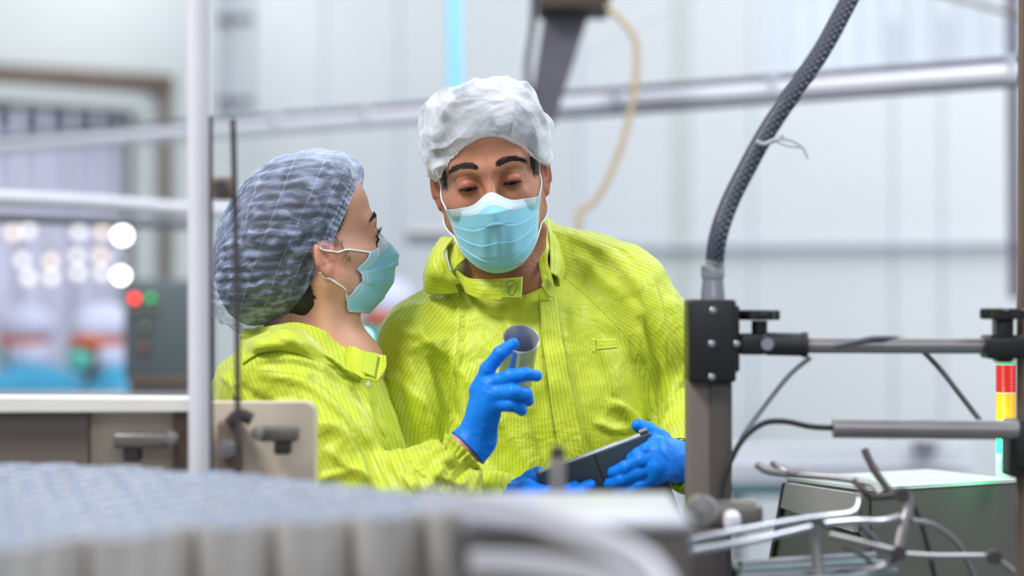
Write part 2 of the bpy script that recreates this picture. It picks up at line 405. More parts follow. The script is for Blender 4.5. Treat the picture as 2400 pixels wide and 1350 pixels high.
def mask_mat():
    t = NT('mask_fabric'); u, v = t.attr('su'), t.attr('sv')
    def band(x, a, b): return t.math('MULTIPLY', t.math('GREATER_THAN', x, a), t.math('LESS_THAN', x, b))
    edge = t.math('MINIMUM', u, t.math('SUBTRACT', 1.0, u)); ev = t.math('MINIMUM', v, t.math('SUBTRACT', 1.0, v))
    white = col(214, 234, 246); mid = col(184, 226, 242)
    top = t.math('LESS_THAN', v, .135); side = t.math('LESS_THAN', edge, .055); bot = t.math('GREATER_THAN', v, .955)
    c = t.mix(top, t.mix(t.noise(14, 3), col(138, 212, 240), col(156, 222, 244)), white); c = t.mix(side, c, mid); c = t.mix(bot, c, mid)
    dots = t.math('GREATER_THAN', t.math('FRACT', t.math('MULTIPLY', u, 75)), .45); dotv = t.math('GREATER_THAN', t.math('FRACT', t.math('MULTIPLY', v, 60)), .45)
    l = t.math('ADD', t.math('ADD', band(v, .022, .030), band(v, .098, .107)), t.math('ADD', band(v, .128, .138), band(v, .972, .98)))
    l2 = t.math('ADD', band(edge, .018, .026), band(edge, .042, .05))
    d = t.math('MAXIMUM', t.math('MULTIPLY', l, dots), t.math('MULTIPLY', l2, dotv), clamp=True)
    c = t.mix(t.math('MULTIPLY', d, .55), c, col(96, 160, 190))
    t.P(Base_Color=c, Roughness=.62, Sheen_Weight=.2)
    tr = t.node('ShaderNodeBsdfTranslucent', {'Color': c}); mx = t.node('ShaderNodeMixShader', {0: .18}); t.set(mx.inputs[1], t.b.outputs[0]); t.set(mx.inputs[2], tr.outputs[0]); t.set(t.out.inputs['Surface'], mx.outputs[0])
    h = t.math('ADD', t.math('MULTIPLY', t.noise(900, 1), .12), t.math('ADD', t.noise(26, 3, dist=.6), t.math('MULTIPLY', d, -.3)))
    t.bump(h, .35, .002); return t.m
M['mask'] = mask_mat()
M['mask_print'] = plain('mask_print', col(92, 160, 190), .7)

def net_mat(name, crepe, base_alpha, gain):
    """thin non-woven cloth: white fibres, lets the hair below show through"""
    t = NT(name)
    a1, a2 = t.attr('su'), t.attr('sv')
    cv = t.node('ShaderNodeCombineXYZ', {0: a1, 1: a2, 2: 0.0}).outputs[0]
    fib = t.noise(420, 3, rough=.7)
    if crepe:
        wv = t.noise(1.0, 4, vec=t.mapped((28, 90, 1), src=cv), dist=.7, rough=.5)
        cr = t.ramp(wv, [(.36, 0.0), (.50, .3), (.66, 1.0)])
        ln = t.node('ShaderNodeTexWave', {'Vector': t.mapped((1, 1, 1), (0, 0, 0), src=cv), 'Scale': 7.0, 'Distortion': 1.2, 'Detail': 1.0}, bands_direction='X').outputs['Fac']
        ln = t.ramp(ln, [(.990, 0.0), (1.0, 1.0)])
        dens = t.math('ADD', t.math('MULTIPLY', cr, .46), t.math('MULTIPLY', ln, .2)); h = cr
    else:
        big = t.noise(9, 4, dist=1.8); cr = t.ramp(big, [(.40, 0.0), (.62, 1.0)])
        g1 = t.node('ShaderNodeTexVoronoi', {'Vector': t.mapped((1, .45, 1), src=cv), 'Scale': 46.0}, feature='DISTANCE_TO_EDGE').outputs['Distance']
        gr = t.ramp(g1, [(.0, 1.0), (.05, 0.0)])
        dens = t.math('ADD', t.math('MULTIPLY', cr, .34), t.math('MULTIPLY', gr, .05)); h = t.math('ADD', big, t.math('MULTIPLY', gr, .2))
    al = t.math('ADD', t.math('ADD', dens, base_alpha), t.math('MULTIPLY', fib, .16))
    lw = t.node('ShaderNodeLayerWeight', {'Blend': .35}).outputs['Facing']
    al = t.math('ADD', al, t.math('MULTIPLY', lw, .28)); al = t.math('ADD', al, t.math('MULTIPLY', t.attr('thick'), .65), clamp=True)
    t.P(Base_Color=gain, Roughness=.6, Sheen_Weight=.15, Alpha=al); t.bump(h, .5, .003)
    return t.m
M['net_man'] = net_mat('white_nonwoven', False, .16, col(226, 231, 242))
M['net_woman'] = net_mat('blue_white_nonwoven', True, -.01, col(176, 192, 228))
# ---------------------------------------------------------------- heads
def head_sdf(p, female=False):
    """head in its own frame: x to its left ear side, -y forward, z up, 0 at eye level"""
    ax = np.abs(p[:, 0]); q = np.stack([ax, p[:, 1], p[:, 2]], 1)
    d = ell(p, (0, .012, .038), (.0735, .0945, .080))
    d = smin(d, ell(p, (0, -.022, -.03), (.061, .064, .075)), .03)
    d = smin(d, ell(p, (0, -.033 if female else -.040, .046), (.060, .044, .045)), .03)           # forehead
    cy_ = .010 if female else 0.0
    d = smin(d, cap(q, (.050, .004, -.060), (.020, -.060 + cy_, -.096 + cy_ * .4), .019, .017), .03)  # jaw
    d = smin(d, cap(q, (.055, .010, -.015), (.050, .004, -.060), .016, .017), .02)
    d = smin(d, ell(p, (0, -.072 + cy_ * 1.2, -.101 + cy_ * .5), (.022, .018, .017)), .02)           # chin
    d = smin(d, cap(q, (.008, -.083, .013), (.044, -.066, .017), .0125, .0105), .016)   # brow
    d = smin(d, cap(q, (.040, -.060, -.032), (.056, -.026, -.020), .015, .012), .025)  # cheekbone
    d = smax(d, -ell(q, (.031, -.098, -.004), (.017, .019, .0125)), .014)      # sockets
    d = smax(d, -ell(q, (.078, -.055, .012), (.012, .03, .024)), .03)       # temples
    d = smin(d, cap(p, (0, -.086, .004), (0, -.103, -.034), .0068, .0085), .010)   # nose bridge
    d = smin(d, sph(p, (0, -.100 if female else -.108, -.041), .0105), .008)
    d = smin(d, ell(q, (.0125, -.094, -.045), (.0085, .011, .008)), .008)
    d = smin(d, ell(p, (0, -.086, -.068), (.026, .014, .016)), .012)
    d = smin(d, ell(p, (0, -.097, -.068), (.021, .008, .0042)), .004)          # lips
    d = smin(d, ell(p, (0, -.095, -.077), (.018, .008, .0048)), .005)
    d = smax(d, -ell(p, (0, -.106, -.0725), (.024, .006, .0012)), .003)
    # lids wrapped round the ball of the eye, almond opening narrowing towards the corners
    ec = np.array((.031, -.0725, -.005)); e = sph(q, ec, .0146)
    t = np.clip(np.abs(q[:, 0] - ec[0]) / .0130, 0, 1); d = smin(d, e, .006)
    slit = np.maximum(np.abs(q[:, 2] - (ec[2] - .0046)) - .0027 * (1 - t ** 2), q[:, 1] - ec[1] + .003)
    d = smax(d, -np.maximum(slit, e - .01), .0010)
    d = np.where((q[:, 1] < ec[1] + .002) & (np.abs(q[:, 2] - ec[2] + .0046) < .0062), smax(d, -sph(q, ec, .0119), .0006), d)
    
    d = d + .0012 * np.exp(-((q[:, 2] - (ec[2] + .0085 - 26 * (q[:, 0] - ec[0]) ** 2)) / .0019) ** 2) * np.exp(-((q[:, 0] - ec[0]) / .013) ** 4) * np.clip((-.058 - q[:, 1]) / .01, 0, 1)
    # ears
    c = np.array((.0765, .016, -.020 if female else -.012)); th = math.radians(16)
    n = np.array((math.cos(.45), math.sin(-.45), 0)); f = np.array((-n[1], n[0], 0)); f = -f if f[1] > 0 else f
    r = q - c; uu = r @ f; vv = r[:, 2] + uu * -.18; ww = r @ n
    rad = np.sqrt((uu / .0165) ** 2 + ((vv) / np.where(vv > 0, .030, .031)) ** 2)
    plate = smax((rad - 1) * .016, np.abs(ww + .003 * (1 - rad)) - .0028, .003)
    rim = np.sqrt(((rad - .88) * .017) ** 2 + (ww - .0015) ** 2) - .0033
    rim = smax(rim, (-.014 - vv), .004)
    ear = smin(plate, rim, .003)
    ant = np.sqrt(((np.sqrt((uu / .0165) ** 2 + ((vv - .001) / .024) ** 2) - .52) * .016) ** 2 + (ww - .0008) ** 2) - .0020
    ear = smin(ear, smax(ant, uu - .006, .003), .003)
    ear = smax(ear, -ell(np.stack([uu, vv, ww], 1), (.003, -.003, .004), (.0068, .0095, .006)), .003)
    ear = smin(ear, ell(np.stack([uu, vv, ww], 1), (.003, -.026, .0), (.0078, .0085, .0040)), .004)   # lobe
    ear = smin(ear, ell(np.stack([uu, vv, ww], 1), (.0115, -.004, .0012), (.0035, .006, .004)), .003)   # tragus
    if female: ear = smax(ear, q[:, 2] + .008 - .35 * (q[:, 1] - .016), .004)     # upper ear is pressed flat by the net
    d = smin(d, ear, .005)
    return d

def head_smooth(p):                      # without ears or sockets: what caps and masks rest on
    q = np.stack([np.abs(p[:, 0]), p[:, 1], p[:, 2]], 1)
    d = ell(p, (0, .012, .038), (.0735, .0945, .080)); d = smin(d, ell(p, (0, -.022, -.03), (.061, .064, .075)), .03)
    d = smin(d, ell(p, (0, -.040, .050), (.060, .044, .045)), .03)
    return smin(d, cap(q, (.050, .004, -.060), (.020, -.060, -.096), .019, .017), .03)

class Pose:
    """head frame -> world: scale, roll / pitch / yaw, origin"""
    def __init__(s, org, yaw=0, pitch=0, roll=0, sc=1.0):
        s.o = np.array(org); s.sc = sc
        # roll is a lean in the picture plane, applied last
        s.R = np.array(Matrix.Rotation(math.radians(roll), 3, 'Y') @ Matrix.Rotation(math.radians(yaw), 3, 'Z') @ Matrix.Rotation(math.radians(pitch), 3, 'X'))
    def w(s, p): return (np.asarray(p, float) * s.sc) @ s.R.T + s.o
    def l(s, p): return ((np.asarray(p, float) - s.o) @ s.R) / s.sc
    def mat(s, p): return Matrix.Translation(Vector(s.w([p])[0])) @ Matrix(s.R.tolist()).to_4x4()

def add_strands(name, roots, dirs, lens, rad, mat, parent, bend=None):
    mb = MB()
    V = []; Fc = []
    for i, (r, d, l) in enumerate(zip(roots, dirs, lens)):
        d = d / (np.linalg.norm(d) + 1e-9); s = np.cross(d, (0.3, .8, .1)); s /= np.linalg.norm(s); t = np.cross(d, s); b = len(V)
        b_ = bend[i] if bend is not None else np.zeros(3)
        for k, (f, rr) in enumerate(((0, 1), (.5, .8), (1, .15))):
            c = r + d * l * f + b_ * f * f * l
            for a in range(3):
                V.append(c + rad * rr * (math.cos(2 * PI * a / 3) * s + math.sin(2 * PI * a / 3) * t))
        for k in (0, 1):
            for a in range(3): Fc.append((b + k * 3 + a, b + k * 3 + (a + 1) % 3, b + k * 3 + 3 + (a + 1) % 3, b + k * 3 + 3 + a))
    me = npmesh(name, np.array(V), np.array(Fc)); return link(name, me, mat, parent)

def brow(pose, side, root, mat, n=260, arch=.006, rad=.00026):
    """one eyebrow of fine hairs on the brow ridge"""
    t = RNG.uniform(0, 1, n) ** .9; x = side * (.011 + .041 * t); z = .0185 + arch * np.sin(t * PI * .8) - .004 * t * t + np.clip(RNG.normal(0, 1, n), -1.5, 1.5) * (.0030 * (1 - .6 * t) * (.6 + .4 * (t > .08)))
    p = np.stack([x, np.full(n, -.13), z], 1)
    for _ in range(30): p[:, 1] += np.clip(head_sdf(p), -.01, .01) * .8
    ok = (np.abs(head_sdf(p)) < .0015) & (p[:, 1] < -.05); p = p[ok]; x = x[ok]; z = z[ok]; t = t[ok]; n = len(p)
    e = .0006; g = np.stack([head_sdf(p + np.eye(3)[k] * e) - head_sdf(p - np.eye(3)[k] * e) for k in range(3)], 1); g /= np.linalg.norm(g, axis=1)[:, None]
    tang = np.stack([side * np.ones(n), np.zeros(n), .9 - 1.3 * t + RNG.normal(0, .15, n)], 1); tang -= g * (tang * g).sum(1)[:, None]; tang /= np.linalg.norm(tang, axis=1)[:, None]
    d = tang + g * .22
    return add_strands('eyebrow', pose.w(p - g * .0003), d @ pose.R.T, RNG.uniform(.006, .0095, n) * pose.sc, rad * pose.sc, mat, root)

def lashes(pose, side, root, mat, n=70, ln=.0085, up=.0):
    V = []; D = []; L = []; Bn = []
    ec = np.array((.031 * side, -.0725, -.005))
    for i in range(n):
        t = i / (n - 1) * 2 - 1; low = i % 4 == 0
        zz = ec[2] - .0046 + (.0029 * (1 - t * t) if not low else -.0029 * (1 - t * t)); x = ec[0] + t * .0125
        yy = ec[1] - math.sqrt(max(.0146 ** 2 - (x - ec[0]) ** 2 - (zz - ec[2]) ** 2, 1e-6))
        V.append((x, yy, zz)); D.append((t * .5 + RNG.normal(0, .06), -.85, (-.35 + up) if not low else -.6)); L.append((ln if not low else ln * .55) * RNG.uniform(.8, 1.1) * pose.sc)
        Bn.append((0, 0, .55 if not low else -.1))
    return add_strands('eyelash', pose.w(V), np.array(D) @ pose.R.T, L, .00022 * pose.sc, mat, root, np.array(Bn) @ pose.R.T)

def eyes(pose, root, gx=0, gz=-.45):
    for sd in (-1, 1):
        bm = bmesh.new(); bmesh.ops.create_uvsphere(bm, u_segments=32, v_segments=24, radius=.0118 * pose.sc); me = bpy.data.meshes.new('eye'); bm.to_mesh(me); bm.free()
        o = link('eye', me, M['eye'], root)
        g = Matrix.Rotation(gx, 4, 'Z') @ Matrix.Rotation(-gz, 4, 'X') if False else Matrix.Rotation(gx, 4, 'Z') @ Matrix.Rotation(gz * -1.0 * -1.0, 4, 'X')
        o.matrix_basis = pose.mat((.031 * sd, -.0725, -.005)) @ g

def mask_surface(x, z, sideY=-.020, out=0.0):
    """cloth mask stretched nose to chin, local head frame"""
    zs = [-.135, -.122, -.105, -.085, -.06, -.042, -.025, -.012, .0]; ys = [-.070, -.090, -.104, -.113, -.121, -.124, -.114, -.101, -.094]
    y0 = np.interp(z, zs, ys) - out
    y0 = y0 - .004 * np.exp(-(x / .012) ** 2) * (z > -.06)
    a = np.clip(np.abs(x) / .066, 0, 1.3)
    return y0 + (sideY - y0) * a ** 2.05

def make_mask(pose, root, outline, sideY=-.020, pleat=.0028, nu=150, nv=150, fan=.5, out=0.0, female=False):
    """outline: function (u, v) -> local x, z ; u 0..1 across, v 0..1 top to bottom"""
    U, Vv = np.meshgrid(np.linspace(0, 1, nu), np.linspace(0, 1, nv)); X, Z = outline(U, Vv)
    Y = mask_surface(X, Z, sideY, out)
    if female:                           # edge hugs the cheek, springs forward halfway down, then wraps under the jaw
        sy = np.interp(Vv, [0, .40, .55, .74, 1], [-.018, -.042, -.042, -.010, .014]); y0 = mask_surface(X * 0, Z, sideY, out) + .020 * np.clip((-.085 - Z) / .04, 0, 1)
        Y = y0 + (sy - y0) * np.clip(np.abs(U - .5) * 2, 0, 1) ** 1.9
    s = np.abs(U - .5) * 2
    saw = np.zeros_like(U)
    for k, (vc, w_) in enumerate(((.36, .10), (.56, .10), (.76, .10))):
        spread = (Vv - vc - (.05 * (1 - s)) * (k - .4)) / w_
        saw += np.where((spread > 0), np.exp(-np.maximum(spread, 0) * 1.3), 0) * (1 / (1 + np.exp(-spread * 40))) * (.25 + .75 * s ** .8) * (1 - .85 * (s > .93))
    tent = .006 * np.exp(-((U - .5) / .10) ** 2) * np.exp(-((Vv - .30) / .22) ** 2)
    ctr = .0015 * np.sin(U * 34 + 5 * Vv) * np.exp(-((Vv - .6) / .25) ** 2) * (1 - s)
    hx = np.stack([X.ravel(), np.full(X.size, -.14), Z.ravel()], 1)
    for _ in range(26): hx[:, 1] += np.clip(head_sdf(hx, female), -.008, .008) * .85
    Y = np.minimum(Y, np.minimum(hx[:, 1], -.01).reshape(X.shape) - .0018)
    G = np.stack([X, Y - pleat * saw - tent * .4 - ctr, Z + .0 * U], -1)
    G[..., 2] += -.0015 * saw * s
    q = G.reshape(-1, 3)
    for _ in range(5):
        d = head_sdf(q, female); e = .001; m = d < .0022
        g = np.stack([head_sdf(q[m] + np.eye(3)[k] * e, female) - head_sdf(q[m] - np.eye(3)[k] * e, female) for k in range(3)], 1); g /= np.linalg.norm(g, axis=1)[:, None] + 1e-9
        q[m] = q[m] + g * np.clip(.0022 - d[m], 0, .012)[:, None]
    G = q.reshape(G.shape); W = pose.w(q).reshape(G.shape); me = grid_mesh('face_mask', W)
    fattr(me, 'su', U.ravel()); fattr(me, 'sv', Vv.ravel())
    o = link('face_mask', me, M['mask'], root); md = o.modifiers.new('thickness', 'SOLIDIFY'); md.thickness = .0009; md.offset = 0
    return o, W

def bag(name, secs, mat, parent, nr=160, nt=90, fold=None, bow=None, thick=.0006):
    """cap: closed rings lofted through sections; secs = list of (ring function params) arrays (k, 3) with equal k"""
    k = len(secs[0]); cols = [splin_n([s[j] for s in secs], nt) for j in range(k)]
    G = np.array(cols).transpose(1, 0, 2)         # nt, k, 3
    # round the rings smoothly
    out = []
    for i in range(nt):
        r = list(G[i]); rr = np.array(spline([r[-1]] + r + [r[0], r[1]], max(2, nr // k)))
        st = max(2, nr // k); rr = rr[st: st + k * st]; out.append(rr)
    G = np.array(out); n = G.shape[1]
    U, T = np.meshgrid(np.linspace(0, 1, n, endpoint=False), np.linspace(0, 1, nt))
    du = np.roll(G, -1, 1) - np.roll(G, 1, 1); dv = np.gradient(G, axis=0); N = np.cross(du, dv); N /= np.linalg.norm(N, axis=2)[..., None] + 1e-9
    cen = G.mean((0, 1)); sgn = np.sign(((G - cen) * N).sum()); N *= sgn
    if fold is not None: G = G + N * fold(U, T, G)[..., None]
    me = grid_mesh(name, G, closed_u=True)
    return me, U, T

def push_out(me, f, gap, mask=None, it=4):
    """lift cloth vertices that would cut into what they cover"""
    n = len(me.vertices); V = np.empty(n * 3, np.float32); me.vertices.foreach_get('co', V); V = V.reshape(-1, 3).astype(float)
    for _ in range(it):
        d = f(V); m = d < gap
        if mask is not None: m &= mask
        if not m.any(): break
        p = V[m]; e = .001; g = np.stack([f(p + np.eye(3)[k] * e) - f(p - np.eye(3)[k] * e) for k in range(3)], 1); g /= np.linalg.norm(g, axis=1)[:, None] + 1e-9
        V[m] = p + g * np.clip(gap - d[m], 0, .02)[:, None]
    me.vertices.foreach_set('co', V.astype(np.float32).ravel()); me.update()
def loop_on(pose, pts, female=False, r=.0012, mat=None, parent=None):
    q = np.array(spline(pts, 8))
    for _ in range(6):
        d = head_sdf(q, female); m = d < r * 1.1; e = .0008
        g = np.stack([head_sdf(q + np.eye(3)[k] * e, female) - head_sdf(q - np.eye(3)[k] * e, female) for k in range(3)], 1); g /= np.linalg.norm(g, axis=1)[:, None] + 1e-9
        q = np.where(m[:, None], q + g * np.clip(r * 1.1 - d, 0, .01)[:, None], q)
    return MB().tube(pose.w(q), r, 8, sm=1).build('ear_loop', M['elastic'], parent)

def hit(f, px, py, y0=2.9, y1=4.0, default=None):
    """depth at which the line of sight through a picture point meets a surface"""
    d = np.array(((px - 1200) / F, 1.0, -(py - 675) / F)); o = np.array((0, 0, CAMZ)); t = y0
    for _ in range(80):
        v = float(f((o + d * t)[None])[0])
        if v < .0006: return t
        t += v * .8
        if t > y1: return default
    return t
def rows_on(rows, f, offs, default=3.4):
    """drape rows of picture points on a surface, each row at its own distance in front of it"""
    return [[(p[0], p[1], ((hit(f, p[0], p[1]) or (p[2] if len(p) > 2 else default)) - o)) for p in r] for r, o in zip(rows, offs)]
# ---------------------------------------------------------------- hands: five jointed fingers each, gloves over them
def hand_sdf(p, wrist, knuckles, fingers, thumb, shrink=0.0, cuff=None, pr=.0135):
    """wrist (pt, r); knuckles: 4 points; fingers: 4 chains (pts, radii); thumb chain from the side of the palm"""
    W, wr = wrist; d = None
    for k in knuckles:
        e = cap(p, W, k, wr * .72, pr); d = e if d is None else smin(d, e, .014)
    for i in range(3): d = smin(d, cap(p, knuckles[i], knuckles[i + 1], pr * .95), .007)
    for pts, rad in fingers: d = smin(d, chain(p, pts, rad, .003), .0028)
    tp, tr = thumb; d = smin(d, chain(p, tp, tr, .006), .010)
    if cuff is not None: d = smin(d, cap(p, W, cuff[0], wr, cuff[1]), .010)
    return d + shrink
HW = dict(  # woman's right hand round the can
    wrist=(PN(1116, 1030, 3.235), .0255), knuckles=[PN(1128, 912, 3.222), PN(1150, 905, 3.212), PN(1152, 925, 3.208), PN(1150, 950, 3.210)],
    fingers=[([PN(1122, 915, 3.222), PN(1143, 866, 3.212), PN(1172, 828, 3.205), PN(1203, 806, 3.208)], [.0125, .0100, .0092, .0080]),
             ([PN(1150, 900, 3.210), PN(1196, 883, 3.193), PN(1232, 877, 3.192), PN(1257, 881, 3.202)], [.0118, .0098, .0090, .0076]),
             ([PN(1152, 922, 3.206), PN(1205, 918, 3.188), PN(1230, 924, 3.198), PN(1237, 938, 3.214)], [.0120, .0102, .0095, .0082]),
             ([PN(1150, 945, 3.210), PN(1196, 948, 3.194), PN(1216, 953, 3.202), PN(1222, 962, 3.214)], [.0115, .0092, .0086, .0076])],
    thumb=([PN(1128, 1000, 3.245), PN(1165, 935, 3.262), PN(1196, 885, 3.262), PN(1212, 842, 3.243)], [.0150, .0135, .0105, .0090]),
    cuff=(PN(1102, 1044, 3.233), .0288))
HL = dict(  # man's left hand, fingers spread over the back of the tablet
    wrist=(PN(1582, 1082, 3.285), .0265), knuckles=[PN(1540, 1045, 3.252), PN(1543, 1066, 3.243), PN(1543, 1090, 3.240), PN(1538, 1112, 3.245)],
    fingers=[([PN(1540, 1045, 3.250), PN(1516, 1056, 3.243), PN(1496, 1066, 3.247), PN(1482, 1073, 3.253)], [.0120, .0100, .0092, .0080]),
             ([PN(1543, 1066, 3.243), PN(1503, 1080, 3.240), PN(1466, 1096, 3.247), PN(1438, 1107, 3.256)], [.0120, .0102, .0094, .0082]),
             ([PN(1543, 1090, 3.240), PN(1498, 1106, 3.243), PN(1456, 1124, 3.252), PN(1428, 1135, 3.262)], [.0120, .0100, .0092, .0080]),
             ([PN(1538, 1112, 3.245), PN(1504, 1135, 3.247), PN(1474, 1148, 3.256), PN(1446, 1157, 3.265)], [.0112, .0092, .0086, .0076])],
    thumb=([PN(1572, 1060, 3.285), PN(1546, 1030, 3.290), PN(1520, 1010, 3.294), PN(1496, 997, 3.292)], [.0160, .0130, .0108, .0090]),
    cuff=(PN(1604, 1087, 3.298), .0280))
HR = dict(  # man's right hand under the tablet's lower corner
    wrist=(PN(1180, 1178, 3.280), .0255), knuckles=[PN(1238, 1148, 3.262), PN(1246, 1165, 3.250), PN(1246, 1185, 3.246), PN(1238, 1203, 3.250)],
    fingers=[([PN(1240, 1150, 3.258), PN(1284, 1156, 3.246), PN(1320, 1152, 3.250), PN(1346, 1141, 3.260)], [.0120, .0098, .0090, .0080]),
             ([PN(1246, 1165, 3.250), PN(1304, 1166, 3.246), PN(1354, 1154, 3.251), PN(1384, 1137, 3.260)], [.0120, .0102, .0094, .0082]),
             ([PN(1246, 1185, 3.246), PN(1300, 1188, 3.252), PN(1344, 1178, 3.260), PN(1370, 1165, 3.268)], [.0120, .0100, .0092, .0080]),
             ([PN(1238, 1203, 3.250), PN(1280, 1208, 3.256), PN(1312, 1200, 3.266), PN(1334, 1190, 3.274)], [.0112, .0092, .0086, .0076])],
    thumb=([PN(1196, 1165, 3.290), PN(1220, 1142, 3.296), PN(1244, 1122, 3.300), PN(1262, 1108, 3.302)], [.0160, .0130, .0108, .0090]),
    cuff=(PN(1168, 1182, 3.288), .0275))
def hbounds(H, pad=.045):
    pts = [H['wrist'][0], H['cuff'][0]] + list(H['knuckles']) + [q for f in H['fingers'] for q in f[0]] + list(H['thumb'][0]); pts = np.array(pts); return pts.min(0) - pad, pts.max(0) + pad
def inner_hand(H):
    lo, hi = hbounds(H); return snet(lambda p: hand_sdf(p, shrink=.0016, **{k: v for k, v in H.items() if k != 'cuff'}), lo, hi, .003)
def make_glove(H, parent, end, seed=0):
    """nitrile glove; open at the wrist, rolled bead at its end"""
    lo, hi = hbounds(H); W = H['wrist'][0]; E = H['cuff'][0]; ax = (E - W) / np.linalg.norm(E - W); stop = E + ax * .006
    def f(p):
        d = hand_sdf(p, **H)
        w_ = np.stack([noise(p + seed, 22), noise(p + 3 + seed, 22), noise(p + 9 + seed, 22)], 1) * .012
        cr = 1 - np.abs(noise(p * (1, 1, 1) + w_ + seed, 70)) * 2.6
        d = d - .0005 * np.clip(cr, -.5, 1)
        d = smax(d, (p - stop) @ ax, .002)
        s = (p - stop) @ ax; r = p - stop - s[:, None] * ax; rr = np.sqrt((r ** 2).sum(1))
        bead = np.sqrt((s + .002) ** 2 + (rr - (H['cuff'][1] + .0004)) ** 2) - .0014
        d = np.minimum(d, bead)
        return d
    v, q = snet(f, lo, hi, .0016)
    return link('glove', npmesh('glove', v, q), M['glove'], parent)
# ---------------------------------------------------------------- the man
MY = 3.50
man = empty('person', (P(1240, 675, MY).x, MY + .02, 0.0), 'man in a lime pinstriped coat looking down, holding a dark tablet with blue gloves', 'person')
mp = Pose(PN(1147, 405, 3.44), yaw=-1, pitch=9, roll=-8.5)
# pitch in Pose turns the front down when positive for a face looking to -y
def seg(pts): return [PN(*p) for p in pts]
SHR = PN(985, 800, 3.50); ELR = PN(962, 1120, 3.52); WRR = HR["wrist"][0]
SHL = PN(1440, 708, 3.52); ELL = PN(1620, 1000, 3.50); WRL = HL["wrist"][0]
NB = PN(1215, 700, 3.53)
def man_body(p):
    d = stack(p, [.80, .95, 1.12, 1.30, 1.38], [.03, .03, .02, .015, .01], [3.53] * 5, [.15, .145, .15, .155, .10], [.10, .10, .105, .10, .07], .04)
    d = smin(d, cap(p, NB + (0, 0, -.02), SHR + (.02, 0, 0), .05, .045), .04); d = smin(d, cap(p, NB + (0, 0, -.02), SHL - (.01, 0, .01), .05, .045), .04)
    d = smin(d, cap(p, PN(1168, 560, 3.48), NB + (0, .01, .03), .054, .058), .03)
    d = smin(d, chain(p, [SHR, ELR, WRR], [.040, .032, .026], .02), .03); d = smin(d, chain(p, [SHL, ELL, PN(1624, 1072, 3.37), WRL], [.038, .030, .028, .026], .02), .03)
    for s in (-1, 1):
        d = smin(d, chain(p, [(.03 + s * .085, 3.53, .86), (.03 + s * .10, 3.50, .47), (.03 + s * .11, 3.54, .09)], [.085, .055, .038], .02), .03)
        d = smin(d, cap(p, (.03 + s * .11, 3.55, .045), (.03 + s * .125, 3.40, .035), .035, .03), .03)
    return d
def man_neck(p):
    q = mp.l(p); d = head_sdf(q)
    n = cap(p, PN(1160, 530, 3.485), PN(1218, 705, 3.53), .058, .066)
    d = smin(d, n, .018)
    d = smin(d, cap(p, PN(1232, 700, 3.50), PN(1232, 640, 3.47), .030, .020), .03)
    scm = cap(p, PN(1262, 540, 3.47), PN(1240, 700, 3.47), .012, .010); d = smin(d, scm, .018)
    lowcut = (CAMZ - (760 - 675) * 3.5 / F) - p[:, 2]
    sh = cap(p, PN(1120, 740, 3.54), PN(1330, 720, 3.55), .06); d = smin(d, sh, .04)
    return smax(d, lowcut, .01)
hv, hq = snet(man_neck, mp.o + (-.20, -.17, -.24), mp.o + (.20, .17, .14), .0014)
bv, bq = snet(man_body, (-.40, 3.15, .0), (.50, 3.85, 1.46), .012)
V_, Q_ = joinm([(hv, hq), (bv, bq), inner_hand(HL), inner_hand(HR)])
me = npmesh('body', V_, Q_)
L_ = mp.l(V_); nz = fbm(L_, 60)
sideb = np.clip((np.abs(L_[:, 0]) - .058) / .004 + .5 * nz, 0, 1) * np.clip((L_[:, 1] + .052 + .15 * np.clip(L_[:, 2] - .03, 0, 1)) / .006 + .6 * nz, 0, 1) * np.clip((.012 - np.abs(L_[:, 1] + .03)) / .006 + 3, 0, 1) * (L_[:, 2] > -.02) * (L_[:, 1] < .10)
sideb = sideb * np.clip(1 - (L_[:, 1] + .012) / .005, 0, 1) * np.clip((L_[:, 2] + .016) / .01, 0, 1)
top = np.clip((L_[:, 2] - .066 + .4 * np.abs(L_[:, 0]) ** 1.0 * 0) / .006, 0, 1)
az_ = np.clip(-L_[:, 1] / (np.hypot(L_[:, 0], L_[:, 1]) + 1e-6), 0, 1); rimz = .006 + .058 * az_ ** 2.4
top = np.maximum(top, np.clip((L_[:, 2] - rimz - .005) / .004, 0, 1) * (np.hypot(L_[:, 0], L_[:, 1]) < .12) * (np.abs(L_[:, 0]) < .076))
beard = .30 * np.clip((-.072 - L_[:, 2]) / .02, 0, 1) * np.clip((L_[:, 2] + .16) / .02, 0, 1) * (L_[:, 1] < .03)
fattr(me, 'hairy', np.maximum(np.maximum(sideb, top), beard))
bl = .8 * np.exp(-((np.abs(L_[:, 0]) - .078) / .014) ** 2) * (np.abs(L_[:, 0]) > .066) * (L_[:, 1] > -.012) * (L_[:, 1] < .05) * (np.abs(L_[:, 2] + .01) < .05)
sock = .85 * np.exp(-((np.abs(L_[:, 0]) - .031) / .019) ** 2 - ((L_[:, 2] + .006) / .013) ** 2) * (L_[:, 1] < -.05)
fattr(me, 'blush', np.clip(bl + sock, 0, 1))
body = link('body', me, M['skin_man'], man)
make_glove(HL, man, 0, 2); make_glove(HR, man, 0, 5)
eyes(mp, man, 0.05, .42)
for s in (-1, 1): brow(mp, s, man, M['hair'], 420, .0065, .0003); lashes(mp, s, man, M['lash'], 80, .008, -.25)
